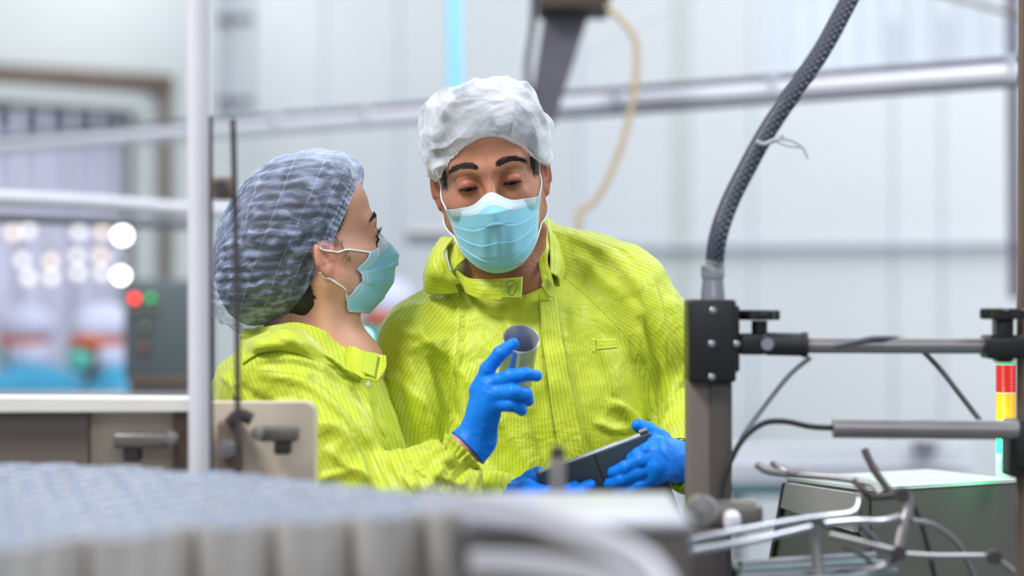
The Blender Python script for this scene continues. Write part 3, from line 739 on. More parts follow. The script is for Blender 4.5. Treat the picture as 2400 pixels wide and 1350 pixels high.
# short hair round the temples and under the cap
def hair_shell(p):
    q = mp.l(p); d = head_smooth(q) - .0012
    front = -(q[:, 1] + .030 + .75 * np.clip(q[:, 2] - .035, 0, 1) - .9 * np.clip(q[:, 2] - .075, 0, 1) * 0)
    low = -(q[:, 2] + .035 - 1.1 * np.clip(q[:, 1] + .0, 0, .02) * 0) 
    low = np.where(q[:, 1] < .03, -(q[:, 2] + .016 + 0.0 * q[:, 1]), -(q[:, 2] + .07))
    hairline = np.where(q[:, 2] > .060, -(q[:, 1] + .090), front)
    return smax(smax(d, hairline, .006), low, .006)
hv2, hq2 = snet(hair_shell, mp.o + (-.13, -.13, -.13), mp.o + (.13, .15, .14), .0032)
link('hair', npmesh('hair', hv2, hq2), M['hair'], man)

# mask
def man_out(U, Vv):
    x = (U - .5) * 2
    w_ = .0665 - .013 * Vv ** 1.3; X = x * w_ - .001
    ztop = -.037 + .0165 * np.exp(-(x / .30) ** 2) + .005 * (1 - x * x) - .0 * x; zbot = -.100 - .034 * np.clip(1 - np.abs(x) ** 2.1, 0, 1)
    return X, ztop + (zbot - ztop) * Vv
mk, MG = make_mask(mp, man, man_out, sideY=-.026)
def mask_pt(u, v, off=.0006):
    i = v * (MG.shape[0] - 1); j = u * (MG.shape[1] - 1); i0 = int(min(i, MG.shape[0] - 2)); j0 = int(min(j, MG.shape[1] - 2)); a = i - i0; b = j - j0
    p = (MG[i0, j0] * (1 - a) + MG[i0 + 1, j0] * a) * (1 - b) + (MG[i0, j0 + 1] * (1 - a) + MG[i0 + 1, j0 + 1] * a) * b
    return p + np.array((0.1, -1, 0)) * off
def print_text(s, u0, v0, du, dv):
    cu = bpy.data.curves.new('print', 'FONT'); cu.body = s; cu.size = 1; cu.space_character = 1.1; ob = bpy.data.objects.new('print', cu); C.objects.link(ob)
    bpy.context.view_layer.update(); mm = ob.to_mesh(); W_ = max(v.co.x for v in mm.vertices)
    V = [mask_pt(u0 + du * v.co.x / W_, v0 - dv * v.co.y) for v in mm.vertices]; Fc = [list(f.vertices) for f in mm.polygons]; ob.to_mesh_clear(); bpy.data.objects.remove(ob); return V, Fc
tb = MB(); tb.add(*print_text('JAPAN', .80, .235, .135, .055)); tb.add(*print_text('QUALITY', .80, .285, .12, .04)); tb.build('mask_print', M['mask_print'], mk, smooth=False)
# ear loops
for sd in (-1, 1):
    j = 2 if sd < 0 else -3; c0 = mp.l([MG[3, j]])[0]; c1 = mp.l([MG[-8, j]])[0]
    loop_on(mp, [c0, (.0705 * sd, -.014, -.008), (.0745 * sd, .002, .014), (.079 * sd, .018, .022)], parent=mk)
    loop_on(mp, [c1, (.066 * sd, -.006, -.074), (.074 * sd, .014, -.050), (.079 * sd, .024, -.034)], parent=mk)

# cap : rim ring then puffed rings, head frame
def capring(a, yb, yf, zf, zs, zb, n=16, yc=None, sq=1.0):
    """ring seen from above: half width a, back yb, front yf (negative), heights at front/side/back"""
    o = []
    for k in range(n):
        t = 2 * PI * k / n; c, s = math.cos(t), math.sin(t)      # t=0 -> +x side, 90deg -> back
        y = (yb if s > 0 else -yf) * s; x = a * np.sign(c) * abs(c) ** sq
        z = zs + ((zb - zs) * s * s if s > 0 else (zf - zs) * abs(s) ** 2.4)
        o.append((x, y, z))
    return np.array(o)
secs = [capring(.0745, .094, -.086, .062, .004, -.02), capring(.083, .104, -.094, .060, -.002, -.03), capring(.090, .114, -.101, .072, .022, -.01), capring(.0895, .118, -.100, .090, .056, .03),
        capring(.079, .108, -.085, .107, .094, .065), capring(.056, .078, -.055, .119, .116, .10), capring(.026, .042, -.02, .126, .125, .118), capring(.003, .01, -.002, .127, .127, .126)]
secs = [mp.w(s + (0.003, 0.002, 0.002)) for s in secs]
def man_fold(U, T, G):
    p = mp.l(G.reshape(-1, 3)); ga = (1 - np.clip(T / .22, 0, 1)); gather = .0012 * np.clip(1.3 - 1.3 * np.exp(-((U - .75) / .09) ** 2), .1, 1) * np.sin(U * 2 * PI * 70 + 3 * np.sin(U * 31)) * np.sin(np.clip(T / .16, 0, 1) * PI) 
    r1 = (1 - np.abs(fbm(p * (1, .7, 1.2) + .03 * noise(p, 14)[:, None], 17, 2)).reshape(U.shape) * 2.2); r2 = fbm(p, 30, 3).reshape(U.shape)
    r3 = 1 - np.abs(noise(p, 34)).reshape(U.shape) * 2.5
    a = np.sin(np.clip(T * 1.6, 0, 1) * PI / 2)
    return gather + a * (.0075 * np.clip(r1, -1, 1) + .0025 * r2 + .0022 * np.clip(r3, -1, 1)) * (1 - .7 * (T > .9))
me, U, T = bag('cap', secs, M['net_man'], man, 320, 130, man_fold)
fattr(me, 'su', (U * .55).ravel()); fattr(me, 'sv', (T * .25).ravel()); fattr(me, 'thick', (.7 * np.exp(-(T / .05) ** 2) + .45 * np.exp(-((T - .22) / .06) ** 2)).ravel())
push_out(me, lambda p: np.minimum(head_smooth(mp.l(p)), hair_shell(p)), .0028)
link('hair_net', me, M['net_man'], man)
# ---------------------------------------------------------------- coats: cloth folded by hand
def seglist(pts, k=5): return np.array(spline([(x, y, 0) for x, y in pts], k))[:, :2]
def folds(V, N, defs, depthY, side=-1, soft=.25):
    """raise or sink folds along picture-traced lines on the front of a coat. defs: (points px, width px, height mm, sharpness)"""
    px = 1200 + V[:, 0] * F / V[:, 1]; py = 675 - (V[:, 2] - CAMZ) * F / V[:, 1]; d = np.zeros(len(V)); front = np.clip(-N[:, 1] / soft, 0, 1)
    for pts, wd, am, asym in defs:
        L = seglist(pts, 6); lo = L.min(0) - wd * 4; hi = L.max(0) + wd * 4
        m = np.where((px > lo[0]) & (px < hi[0]) & (py > lo[1]) & (py < hi[1]) & (front > 0))[0]
        if not len(m): continue
        q = np.stack([px[m], py[m]], 1); best = np.full(len(m), 1e9); sg = np.zeros(len(m)); tt = np.zeros(len(m)); n = len(L) - 1
        for i in range(n):
            a = L[i]; ba = L[i + 1] - a; l2 = ba @ ba + 1e-9; h = np.clip(((q - a) @ ba) / l2, 0, 1); r = q - a - h[:, None] * ba; dd = np.hypot(r[:, 0], r[:, 1])
            cr = ba[0] * r[:, 1] - ba[1] * r[:, 0]; u = dd < best; best[u] = dd[u]; sg[u] = np.sign(cr[u]); tt[u] = (i + h[u]) / n
        s = best * sg / wd; taper = np.clip(np.minimum(tt, 1 - tt) * 5, 0, 1) ** .7
        if asym == 0: prof = np.exp(-s * s)
        else: prof = np.where(s * asym > 0, np.exp(-(s * 2.6) ** 2), np.exp(-(s / 1.5) ** 2))     # steep on one side, long on the other
        d[m] += am * .001 * prof * taper * front[m]
    return d
def crumple(V, amp, sc=7, st=(1, 1, .55), seed=0):
    q = V * st + seed; w_ = np.stack([noise(q, sc), noise(q + 7, sc), noise(q + 13, sc)], 1) * .045
    a = 1 - np.abs(noise(q + w_, sc * 2.2)) * 2.6; b = 1 - np.abs(noise(q + w_ * 1.3 + 5, sc * 4.6)) * 2.6
    return amp * (np.clip(a, -.6, 1) + .5 * np.clip(b, -.6, 1) + .5 * fbm(q, sc, 2))
def pxy(V): return 1200 + V[:, 0] * F / V[:, 1], 675 - (V[:, 2] - CAMZ) * F / V[:, 1]
def linedist(V, pts):                    # signed metres from a line, >0 on its right-hand side in the picture
    px, py = pxy(V); L = seglist(pts, 6); best = np.full(len(V), 1e9); sg = np.ones(len(V)); q = np.stack([px, py], 1)
    for i in range(len(L) - 1):
        a = L[i]; ba = L[i + 1] - a; h = np.clip(((q - a) @ ba) / (ba @ ba + 1e-9), 0, 1); r = q - a - h[:, None] * ba; dd = np.hypot(r[:, 0], r[:, 1])
        cr = -(ba[0] * r[:, 1] - ba[1] * r[:, 0]); u = dd < best; best[u] = dd[u]; sg[u] = np.where(cr[u] >= 0, 1, -1)
    return best * sg * V[:, 1] / F

# ---- the man's coat
cs = [(2300, 1035, 1500), (1500, 985, 1510), (1200, 985, 1520), (1000, 990, 1530), (900, 985, 1535), (820, 990, 1530), (760, 1030, 1500), (710, 1085, 1440), (670, 1120, 1370), (650, 1130, 1340)]
zc = [CAMZ - (y - 675) * 3.5 / F for y, _, _ in cs]; xl = np.array([(a - 1200) * 3.5 / F for _, a, _ in cs]); xr = np.array([(b - 1200) * 3.5 / F for _, _, b in cs])
cxs = list((xl + xr) / 2); rxs = list((xr - xl) / 2)
def man_coat(p):
    d = stack(p, zc, cxs, [3.53, 3.53, 3.53, 3.535, 3.54, 3.545, 3.55, 3.55, 3.55, 3.55], rxs, [.155, .150, .145, .142, .138, .132, .125, .115, .10, .09], .03, 2.3)
    d = smin(d, cap(p, PN(1165, 655, 3.54), PN(1010, 800, 3.52), .048, .072), .05)
    d = smin(d, cap(p, PN(1285, 622, 3.56), PN(1440, 690, 3.54), .052, .078), .05)
    d = smin(d, cap(p, PN(1300, 605, 3.56), PN(1385, 618, 3.57), .032, .034), .05)
    ra = chain(p, [PN(1000, 815, 3.50), PN(978, 960, 3.49), PN(968, 1120, 3.49)], [.072, .064, .060], .03)
    ra = smin(ra, chain(p, [PN(968, 1120, 3.49), PN(1080, 1165, 3.40), PN(1165, 1180, 3.31)], [.060, .050, .042], .03), .03)
    d = smin(d, ra, .012)
    la = chain(p, [PN(1450, 706, 3.53), PN(1512, 800, 3.53), PN(1570, 950, 3.53), PN(1598, 1000, 3.50)], [.078, .073, .060, .052], .03)
    la = smin(la, chain(p, [PN(1600, 1000, 3.50), PN(1622, 1052, 3.42), PN(1620, 1082, 3.345)], [.052, .048, .046], .03), .02)
    d = smin(d, la, .012)
    d = smax(d, -cap(p, PN(1630, 1086, 3.335), PN(1570, 1086, 3.28), .022, .034), .004)
    # neck opening
    d = smax(d, -cap(p, PN(1190, 560, 3.47), PN(1205, 690, 3.50), .068, .050), .006)
    return d
v, q = snet(man_coat, (-.30, 3.20, .42), (.40, 3.75, 1.52), .0045)
n = vnormals(v, q)
MF = [  # traced folds: points, width, height, asymmetry
 ([(1045, 800), (1085, 900), (1100, 1000), (1160, 1120)], 16, 7, 1), ([(1010, 830), (1040, 900), (1075, 1010), (1100, 1080)], 14, -12, 0),
 ([(960, 840), (985, 900), (1010, 980), (1045, 1070)], 16, 6, -1), ([(930, 850), (945, 940), (975, 1040), (1010, 1120)], 12, -5, 0),
 ([(935, 780), (980, 790), (1040, 830)], 12, 5, 1), ([(950, 820), (1000, 800), (1060, 790)], 9, 5, -1), ([(905, 880), (940, 900), (1000, 960)], 12, 4, 0),
 ([(985, 760), (1000, 800), (1050, 840)], 8, 4, 1), ([(1000, 700), (1040, 720), (1075, 780)], 12, 3, 0),
 ([(1075, 690), (1078, 760), (1070, 860), (1055, 960)], 7, 5, 0), ([(1090, 860), (1120, 940), (1180, 1010)], 16, 5, 1), ([(1120, 780), (1180, 860), (1240, 940)], 18, 3, -1),
 ([(1262, 720), (1272, 860), (1295, 1000), (1325, 1150)], 13, 5, -1), ([(1320, 720), (1345, 880), (1370, 1020), (1400, 1150)], 11, -3, 1),
 ([(1240, 960), (1265, 1040), (1300, 1130)], 14, -5, 0), ([(1190, 1000), (1230, 1080), (1240, 1160)], 16, 5, 0), ([(1400, 800), (1440, 920), (1480, 1010)], 20, 3, 1),
 ([(1420, 940), (1470, 960), (1520, 1020)], 14, 5, -1), ([(1390, 990), (1440, 1010), (1500, 1000)], 10, 4, 1),
 ([(1330, 560), (1400, 590), (1470, 650), (1520, 740)], 12, 4, 1), ([(1400, 575), (1460, 610), (1505, 680)], 12, 3, -1), ([(1345, 600), (1400, 640), (1460, 700)], 14, 3, 0),
 ([(1500, 740), (1540, 830), (1548, 930), (1540, 1000)], 13, -11, 0), ([(1520, 640), (1545, 720), (1560, 790), (1560, 880)], 12, 5, -1), ([(1560, 700), (1585, 760), (1600, 850)], 11, 5, 1),
 ([(1540, 1010), (1580, 970), (1615, 920)], 12, 7, 1), ([(1550, 960), (1590, 900), (1612, 860)], 10, 5, 0), ([(1480, 700), (1500, 770), (1500, 850)], 12, 4, 0),
 ([(1200, 1150), (1140, 1140), (1090, 1150)], 10, 5, 0), ([(1010, 1090), (1060, 1120), (1110, 1130)], 12, 6, 0), ([(1180, 740), (1230, 830), (1262, 930)], 10, 3, 0),
]
d = 1.35 * folds(v, n, MF, 3.4) + crumple(v, .0014)
v = v + n * d[:, None]
me = npmesh('coat', v, q); push_out(me, man_body, .004)
# stripe coordinates: front panels run down the body; raglan sleeves turn with the shoulder
zax = np.interp(v[:, 2], zc[::-1] if zc[0] > zc[-1] else zc, cxs)
ang = np.arctan2(v[:, 0] - zax, -(v[:, 1] - 3.54)); ub_body = ang * .175 + .10 * (v[:, 2] - 1.1) * 1.0
px, py = pxy(v)
ragR = linedist(v, [(1078, 640), (1078, 760), (1066, 860), (1052, 960), (1045, 1350)])    # >0 to its left
ragL = linedist(v, [(1310, 640), (1400, 720), (1490, 820), (1530, 900), (1545, 1010), (1550, 1350)])   # sign fixed below
sR = ragR * np.where(px < 1150, 1, 1); 
slR = (px < 1150) ; 
def sgn_at(pts, x, y, want):
    t = linedist(np.array([PN(x, y, 3.4)]), pts)[0]; return 1 if (t > 0) == want else -1
kR = sgn_at([(1078, 640), (1078, 760), (1066, 860), (1052, 960), (1045, 1350)], 950, 850, True)
kL = sgn_at([(1310, 640), (1400, 720), (1490, 820), (1530, 900), (1545, 1010), (1550, 1350)], 1580, 700, True)
seam = np.where(px < 1190, kR * ragR, kL * ragL)
xw = v[:, 0]; zw = v[:, 2]
# sleeve stripes: on image left they lean down-left following the arm, on image right they fan across the shoulder
xr_, zr_ = xw + .14, zw - 1.28; uR = (xr_ * .80 - zr_ * .55) * np.clip((zw - 1.18) / .2, 0, 1) + (1 - np.clip((zw - 1.18) / .2, 0, 1)) * (xr_ * 1.0 - zr_ * .12)
xr_, zr_ = xw - .21, zw - 1.34; uL = (xr_ * .38 + zr_ * .93) * np.clip((zw - 1.25) / .2, 0, 1) + (1 - np.clip((zw - 1.25) / .2, 0, 1)) * (xr_ * .96 + zr_ * .2)
fattr(me, 'ua', ub_body); fattr(me, 'ub', np.where(px < 1190, uR, uL)); fattr(me, 'seam', seam)
mcoat = link('coat', me, M['coat'], man)

def cloth(name, rows, Ys, parent, mat='coat', **kw):
    """rows of (px, py[, Y]) points"""
    return sheet(name, [[PN(p[0], p[1], p[2] if len(p) > 2 else Ys) for p in r] for r in rows], M[mat], parent, **kw)
wav = lambda a, f: (lambda U, Vv: a * np.sin(U * f + 2 * Vv) + a * .5 * np.sin(U * f * 2.3 + 1))
# placket down the front, and the zip edge beside it
cloth('placket', rows_on([[(1262, 690), (1267, 745), (1272, 800), (1282, 870), (1292, 940), (1310, 1050), (1330, 1160)], [(1302, 690), (1310, 745), (1318, 800), (1331, 870), (1345, 940), (1366, 1050), (1388, 1160)]], man_coat, (.010, .007)), 3.39, mcoat, thick=.003, nu=80, nv=16, fn=wav(.0015, 14), uvs='v')
# stand collar: front band with its hook square, the flap leaning out on the left, the flap standing on the right
cband = cloth('collar', [[(1066, 632, 3.455), (1100, 652, 3.43), (1150, 655, 3.412), (1224, 649, 3.402)], [(1072, 652, 3.45), (1104, 676, 3.424), (1150, 683, 3.405), (1223, 680, 3.396)], [(1085, 676, 3.444), (1110, 694, 3.42), (1150, 702, 3.405), (1222, 701, 3.395)]], 3.4, mcoat, thick=.003, fn=wav(.0012, 9))
cloth('collar', [[(1062, 558, 3.50), (1042, 590, 3.455), (1052, 630, 3.43), (1082, 662, 3.43)], [(1036, 553, 3.52), (1018, 596, 3.455), (1026, 640, 3.425), (1066, 668, 3.43)], [(1018, 572, 3.53), (1003, 620, 3.46), (1012, 660, 3.435), (1068, 672, 3.435)], [(1014, 600, 3.54), (996, 655, 3.475), (1010, 690, 3.45), (1075, 684, 3.44)]], 3.45, mcoat, thick=.003, fn=wav(.0022, 8))
cloth('collar', [[(1062, 556, 3.52), (1088, 575, 3.49), (1091, 605, 3.465), (1066, 632, 3.45)], [(1040, 552, 3.53), (1048, 580, 3.50), (1052, 612, 3.47), (1064, 640, 3.455)]], 3.45, mcoat, thick=.003, fn=wav(.0015, 5))
cloth('collar', [[(1262, 503, 3.56), (1266, 520, 3.52), (1268, 560, 3.48), (1262, 610, 3.455), (1272, 665, 3.425), (1264, 704, 3.41)], [(1276, 505, 3.565), (1282, 530, 3.52), (1286, 570, 3.485), (1284, 615, 3.45), (1296, 660, 3.42), (1290, 706, 3.405)]], 3.45, mcoat, thick=.003, fn=wav(.0020, 11))
cloth('collar', [[(1276, 508, 3.565), (1284, 545, 3.515), (1290, 590, 3.475), (1288, 640, 3.445)], [(1296, 528, 3.57), (1306, 560, 3.52), (1312, 600, 3.48), (1306, 650, 3.45)], [(1312, 550, 3.575), (1320, 580, 3.53), (1322, 620, 3.49), (1310, 670, 3.46)]], 3.45, mcoat, thick=.003, fn=wav(.0014, 7))
hp = cloth('hook_patch', [[(1174, 655, 3.4015), (1222, 653, 3.3945)], [(1175, 698, 3.3975), (1221, 698, 3.3905)]], 3.4, cband, 'velcro', thick=.001, nu=20, nv=20)
MB().tube([PN(x, y, 3.3925) for x, y in [(1182, 690), (1180, 684), (1186, 680), (1188, 686), (1192, 676), (1186, 666), (1194, 658), (1205, 660), (1211, 668), (1209, 680), (1200, 692), (1192, 686), (1196, 672), (1204, 668), (1192, 672)]], .00035, 6, sm=8).build('loose_thread', M['stitch'], hp)
cloth('hook_patch', [[(1282, 640, 3.44), (1290, 662, 3.412), (1303, 672, 3.405)], [(1268, 668, 3.415), (1283, 690, 3.40), (1297, 698, 3.398)]], 3.4, mcoat, 'velcro', thick=.0015, nu=20, nv=20)
cloth('undershirt', [[(1225, 690, 3.452), (1250, 720, 3.435), (1284, 690, 3.445)], [(1226, 706, 3.45), (1248, 740, 3.43), (1286, 720, 3.44)]], 3.44, man, 'tee', thick=.002, nu=30, nv=12)
# pen loop tab on the chest
tabp = cloth('chest_tab', [[(1390, 797, 3.3925), (1445, 795, 3.395)], [(1391, 822, 3.389), (1446, 816, 3.392)]], 3.39, mcoat, thick=.003, nu=20, nv=10)
cloth('tab_stitching', [[(1387, 794, 3.3905), (1395, 794, 3.3905)], [(1388, 826, 3.387), (1397, 826, 3.387)]], 3.39, tabp, 'coat', thick=.002, nu=8, nv=10)

def cuff(H, parent, grow=.018, L=.042, back=.004, seed=0):
    """gathered elastic cuff round the wrist, blending into the sleeve"""
    W = H['wrist'][0]; E = H['cuff'][0]; ax = (E - W) / np.linalg.norm(E - W); r0 = H['cuff'][1] + .0015
    u = np.cross(ax, (0, 1, .1)); u /= np.linalg.norm(u); w_ = np.cross(ax, u); nt, na = 34, 240; G = np.zeros((nt, na, 3))
    A = np.arange(na) / na * 2 * PI
    for i in range(nt):
        t = i / (nt - 1); c = E + ax * (back + L * t - .004); base = r0 + .004 * np.exp(-((t - .03) / .05) ** 2) - .0015 * np.exp(-((t - .22) / .08) ** 2) + grow * np.clip((t - .25) / .75, 0, 1) ** 1.3
        ruf = (.0028 * np.sin(A * 19 + 2 * np.sin(3 * A + seed) + 1.5 * t) * (1 - .5 * t) + .003 * t * np.sin(A * 9 + seed + 2 * t)) * (.6 + .4 * np.sin(5 * A + seed))
        rr = base + ruf; G[i] = c + rr[:, None] * (np.cos(A)[:, None] * u + np.sin(A)[:, None] * w_)
    me = grid_mesh('cuff', G, closed_u=True); AA = np.tile(A * r0, (nt, 1)); fattr(me, 'ua', AA.ravel()); fattr(me, 'ub', AA.ravel()); fattr(me, 'seam', np.full(nt * na, -1.0))
    o = link('cuff', me, M['coat'], parent); md = o.modifiers.new('t', 'SOLIDIFY'); md.thickness = .0014; return o
cuff(HL, mcoat, .018, .050, -.004, 1); cuff(HR, mcoat, .016, .05, .0, 4)
# ---------------------------------------------------------------- tablet
def frame3(o, xdir, down):
    x = np.array(xdir, float); x /= np.linalg.norm(x); d = np.array(down, float); d -= x * (d @ x); d /= np.linalg.norm(d); n = np.cross(-d, x)
    return Matrix(((x[0], n[0], -d[0], o[0]), (x[1], n[1], -d[1], o[1]), (x[2], n[2], -d[2], o[2]), (0, 0, 0, 1)))
TA = PN(1262, 1109, 3.262); TB = PN(1519, 1014, 3.255)
tw = float(np.linalg.norm(TB - TA)); th_ = .225
tabm = frame3(TA, TB - TA, (0.10, .35, -.93))
tab = empty('tablet', tuple(TA), 'dark tablet computer in a folio case held up in the man\'s gloved hands', 'tablet')
def loc(o): o.matrix_parent_inverse = Matrix.Translation(tab.location).inverted(); o.matrix_basis = tabm; return o
o = MB().box((tw / 2, .0052, -th_ / 2), (tw, .0100, th_), bev=.0026).build('tablet_body', plain('tablet_aluminium', col(172, 180, 192), .35, .3, .05, 30), tab); loc(o)
casem = plain('dark_folio_leather', col(66, 80, 86), .55, 0, .15, 40, .15)
o = loc(MB().box((tw / 2, -.0022, -th_ / 2 - .0018), (tw + .006, .0045, th_ + .004), bev=.0018).build('folio_case', casem, tab))
o2 = MB().box((tw * .50, -.0048, -th_ / 2), (.0012, .0012, th_)).build('case_crease', M['black_soft'], o, smooth=False)
o3 = MB().box((-.0022, .0036, -th_ / 2), (.0032, .0135, th_ + .004), bev=.0012).build('case_edge', casem, o)
o = loc(MB().box((tw / 2, .0104, -th_ / 2), (tw - .004, .0006, th_ - .004)).build('screen', plain('tablet_glass', col(16, 18, 24), .08), tab))
for x0 in (.235, .73):
    g = MB()
    for k in range(11): g.lathe([(.0006, 0), (.0006, .0004), (0, .0004)], (tw * x0 + k * .0021, .0050, .0001), 8)
    loc(g.build('speaker_grille', M['black'], tab, smooth=False))
loc(MB().tube([(tw * .93, .0036, .0022), (tw * 1.0, .0036, .0022)], .0042, 16, sm=1).build('stylus', M['grey_steel'], tab))
# ---------------------------------------------------------------- the woman
WY = 3.38
wom = empty('person', (P(740, 675, WY).x, WY, 0.0), 'woman in profile in a baggy hair net and lime coat, lifting a metal can', 'person')
wp = Pose(PN(742, 562, 3.40), yaw=111, pitch=-10, roll=0, sc=.93)
WSH = PN(665, 880, 3.30); WEL = PN(850, 1240, 3.22); WWR = HW['wrist'][0]
def wom_body(p):
    d = stack(p, [.72, .90, 1.05, 1.22, 1.33], [-.27, -.26, -.265, -.28, -.29], [3.40] * 5, [.12, .11, .105, .115, .05], [.15, .14, .13, .15, .08], .04)
    d = smin(d, chain(p, [WSH, WEL, WWR], [.045, .036, .024], .02), .03)
    d = smin(d, chain(p, [PN(640, 880, 3.50), PN(760, 1150, 3.52), PN(930, 1200, 3.46)], [.045, .036, .026], .02), .03)
    for s in (-1, 1):
        d = smin(d, chain(p, [(-.27, 3.40 + s * .08, .80), (-.25, 3.40 + s * .09, .44), (-.29, 3.40 + s * .09, .09)], [.085, .052, .036], .02), .03)
        d = smin(d, cap(p, (-.30, 3.40 + s * .09, .045), (-.16, 3.40 + s * .10, .035), .034, .028), .03)
    return d
def wom_neck(p):
    q = wp.l(p); d = head_sdf(q, True)
    n = cap(p, PN(728, 665, 3.41), PN(716, 850, 3.41), .050, .056)
    d = smin(d, n, .022)
    d = smin(d, cap(p, PN(762, 668, 3.36), PN(772, 822, 3.36), .014, .011), .022)
    d = smin(d, cap(p, PN(800, 690, 3.39), PN(792, 800, 3.39), .020, .022), .03)
    d = smin(d, cap(p, PN(640, 860, 3.42), PN(820, 860, 3.40), .05), .04)
    return smax(d, (CAMZ - (900 - 675) * 3.4 / F) - p[:, 2], .01)
hv, hq = snet(wom_neck, wp.o + (-.18, -.16, -.24), wp.o + (.19, .17, .14), .0016)
bv, bq = snet(wom_body, (-.52, 3.05, .0), (.12, 3.72, 1.38), .012)
V_, Q_ = joinm([(hv, hq), (bv, bq), inner_hand(HW)])
me = npmesh('body', V_, Q_); L_ = wp.l(V_); nz = fbm(L_, 60)
# hairline: everything behind the elastic rim, and the nape
la, lb = wp.l([PN(838, 440, 3.335), PN(766, 606, 3.325)])
yl = la[1] + (L_[:, 2] - la[2]) * (lb[1] - la[1]) / (lb[2] - la[2])
hz = np.clip((L_[:, 1] - yl + .006 + .005 * nz) / .005, 0, 1) * (L_[:, 2] > -.03) * (head_smooth(L_) < .004)
back = np.clip((L_[:, 1] - .034 + .006 * nz) / .006, 0, 1) * (L_[:, 2] > -.085) * (L_[:, 2] < .05)
side_ = np.clip((.030 - np.abs(L_[:, 1] + .035 + .006 * nz)) / .02, 0, 1) * np.clip((.045 - L_[:, 2]) / .02, 0, 1) * np.clip((L_[:, 2] + .030) / .015, 0, 1) * (np.abs(L_[:, 0]) > .05) * np.clip((L_[:, 1] - yl + .016) / .012, 0, 1)
fattr(me, 'hairy', np.clip(hz + back + side_ * .9, 0, 1))
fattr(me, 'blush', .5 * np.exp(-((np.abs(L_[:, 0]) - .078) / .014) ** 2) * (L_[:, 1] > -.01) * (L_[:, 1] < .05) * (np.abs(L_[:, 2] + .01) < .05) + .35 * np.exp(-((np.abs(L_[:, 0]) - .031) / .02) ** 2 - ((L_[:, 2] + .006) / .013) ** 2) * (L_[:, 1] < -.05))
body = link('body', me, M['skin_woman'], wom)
make_glove(HW, wom, 0, 8)
eyes(wp, wom, 0.1, -.1)
for s in (-1, 1): brow(wp, s, wom, M['hair'], 330, .005, .00022); lashes(wp, s, wom, M['lash'], 80, .010, .9)
YA, ZA, SL = la[1], la[2], (lb[1] - la[1]) / (lb[2] - la[2])
_t = math.radians(-15); RB = np.array(((math.cos(_t), 0, -math.sin(_t)), (0, 1, 0), (math.sin(_t), 0, math.cos(_t))))
def whair_core(p):
    q = wp.l(p); d = head_smooth(q) - .0045; d = smin(d, ell(q, (0, .080, -.020), (.064, .062, .066)), .04)
    d = smin(d, ell(q, (0, .058, -.062), (.050, .046, .036)), .02)
    d = smin(d * .93, ell(p, PN(627, 580, 3.41), (.070, .090, .112), RB), .03)
    nn = (1 - np.abs(noise(q * (1.2, 1, .35), 90)) * 2) * .0012; d = d - nn
    d = smax(d, -(q[:, 1] - (YA + (q[:, 2] - ZA) * SL) - .004), .006)
    d = smax(d, -ell(q, (-.080, .012, -.020), (.03, .022, .040)), .006); d = smax(d, -ell(q, (.080, .012, -.020), (.03, .022, .040)), .006)
    return d
def whair(p): return smin(whair_core(p), ell(p, PN(722, 690, 3.392), (.030, .046, .044), RB) - .0015 * noise(p * (1.2, 1, .35), 110), .012)
v, q = snet(whair, wp.o + (-.2, -.15, -.2), wp.o + (.15, .2, .15), .0028)
whairo = link('hair', npmesh('hair', v, q), M['hair'], wom)
# loose strands at the temple and nape
rt = []; dr = []; ln = []
for i in range(60):
    t = RNG.uniform(); rt.append((-.071 + RNG.normal(0, .001), -.028 + .030 * (1 - t) + RNG.normal(0, .003), .03 - .065 * t)); dr.append((-.25, .3 + RNG.normal(0, .3), -1)); ln.append(RNG.uniform(.008, .018))
for i in range(60):
    t = RNG.uniform(); rt.append((-.052 + RNG.normal(0, .004), .028 + .05 * t, -.060 - .030 * t + RNG.normal(0, .004))); dr.append((-.1 + RNG.normal(0, .2), -.45 + RNG.normal(0, .25), -1)); ln.append(RNG.uniform(.008, .018))
add_strands('stray_hairs', wp.w(rt), np.array(dr) @ wp.R.T, ln, .00022, M['hair'], whairo)

def wom_out(U, Vv):
    x = (U - .5) * 2
    X = x * (.0610 - .007 * Vv + .003 * np.sin(Vv * PI) - .016 * np.exp(-((Vv - .52) / .28) ** 2) * 0)
    ztop = -.030 + .020 * np.exp(-(x / .32) ** 2) + .010 * (1 - x * x); zbot = -.106 - .018 * np.clip(1 - np.abs(x) ** 2.1, 0, 1)
    return X, ztop + (zbot - ztop) * Vv
wmk, WG = make_mask(wp, wom, wom_out, sideY=-.014, pleat=.0045, out=-.006, female=True)
push_out(wmk.data, wom_neck, .0022, it=6); _v = np.empty(WG.size, np.float32); wmk.data.vertices.foreach_get('co', _v); WG = _v.reshape(WG.shape).astype(float)
for sd in (-1, 1):
    j = 2 if sd < 0 else -3; c0 = wp.l([WG[3, j]])[0]; c1 = wp.l([WG[122, j]])[0]
    loop_on(wp, [c0, (.069 * sd, -.024, c0[2] + .010), (.073 * sd, -.006, c0[2] + .010), (.080 * sd, .022, -.012)], True, parent=wmk)
    loop_on(wp, [c1, (.062 * sd, -.012, -.078), (.070 * sd, .006, -.062), (.078 * sd, .024, -.046)], True, parent=wmk)

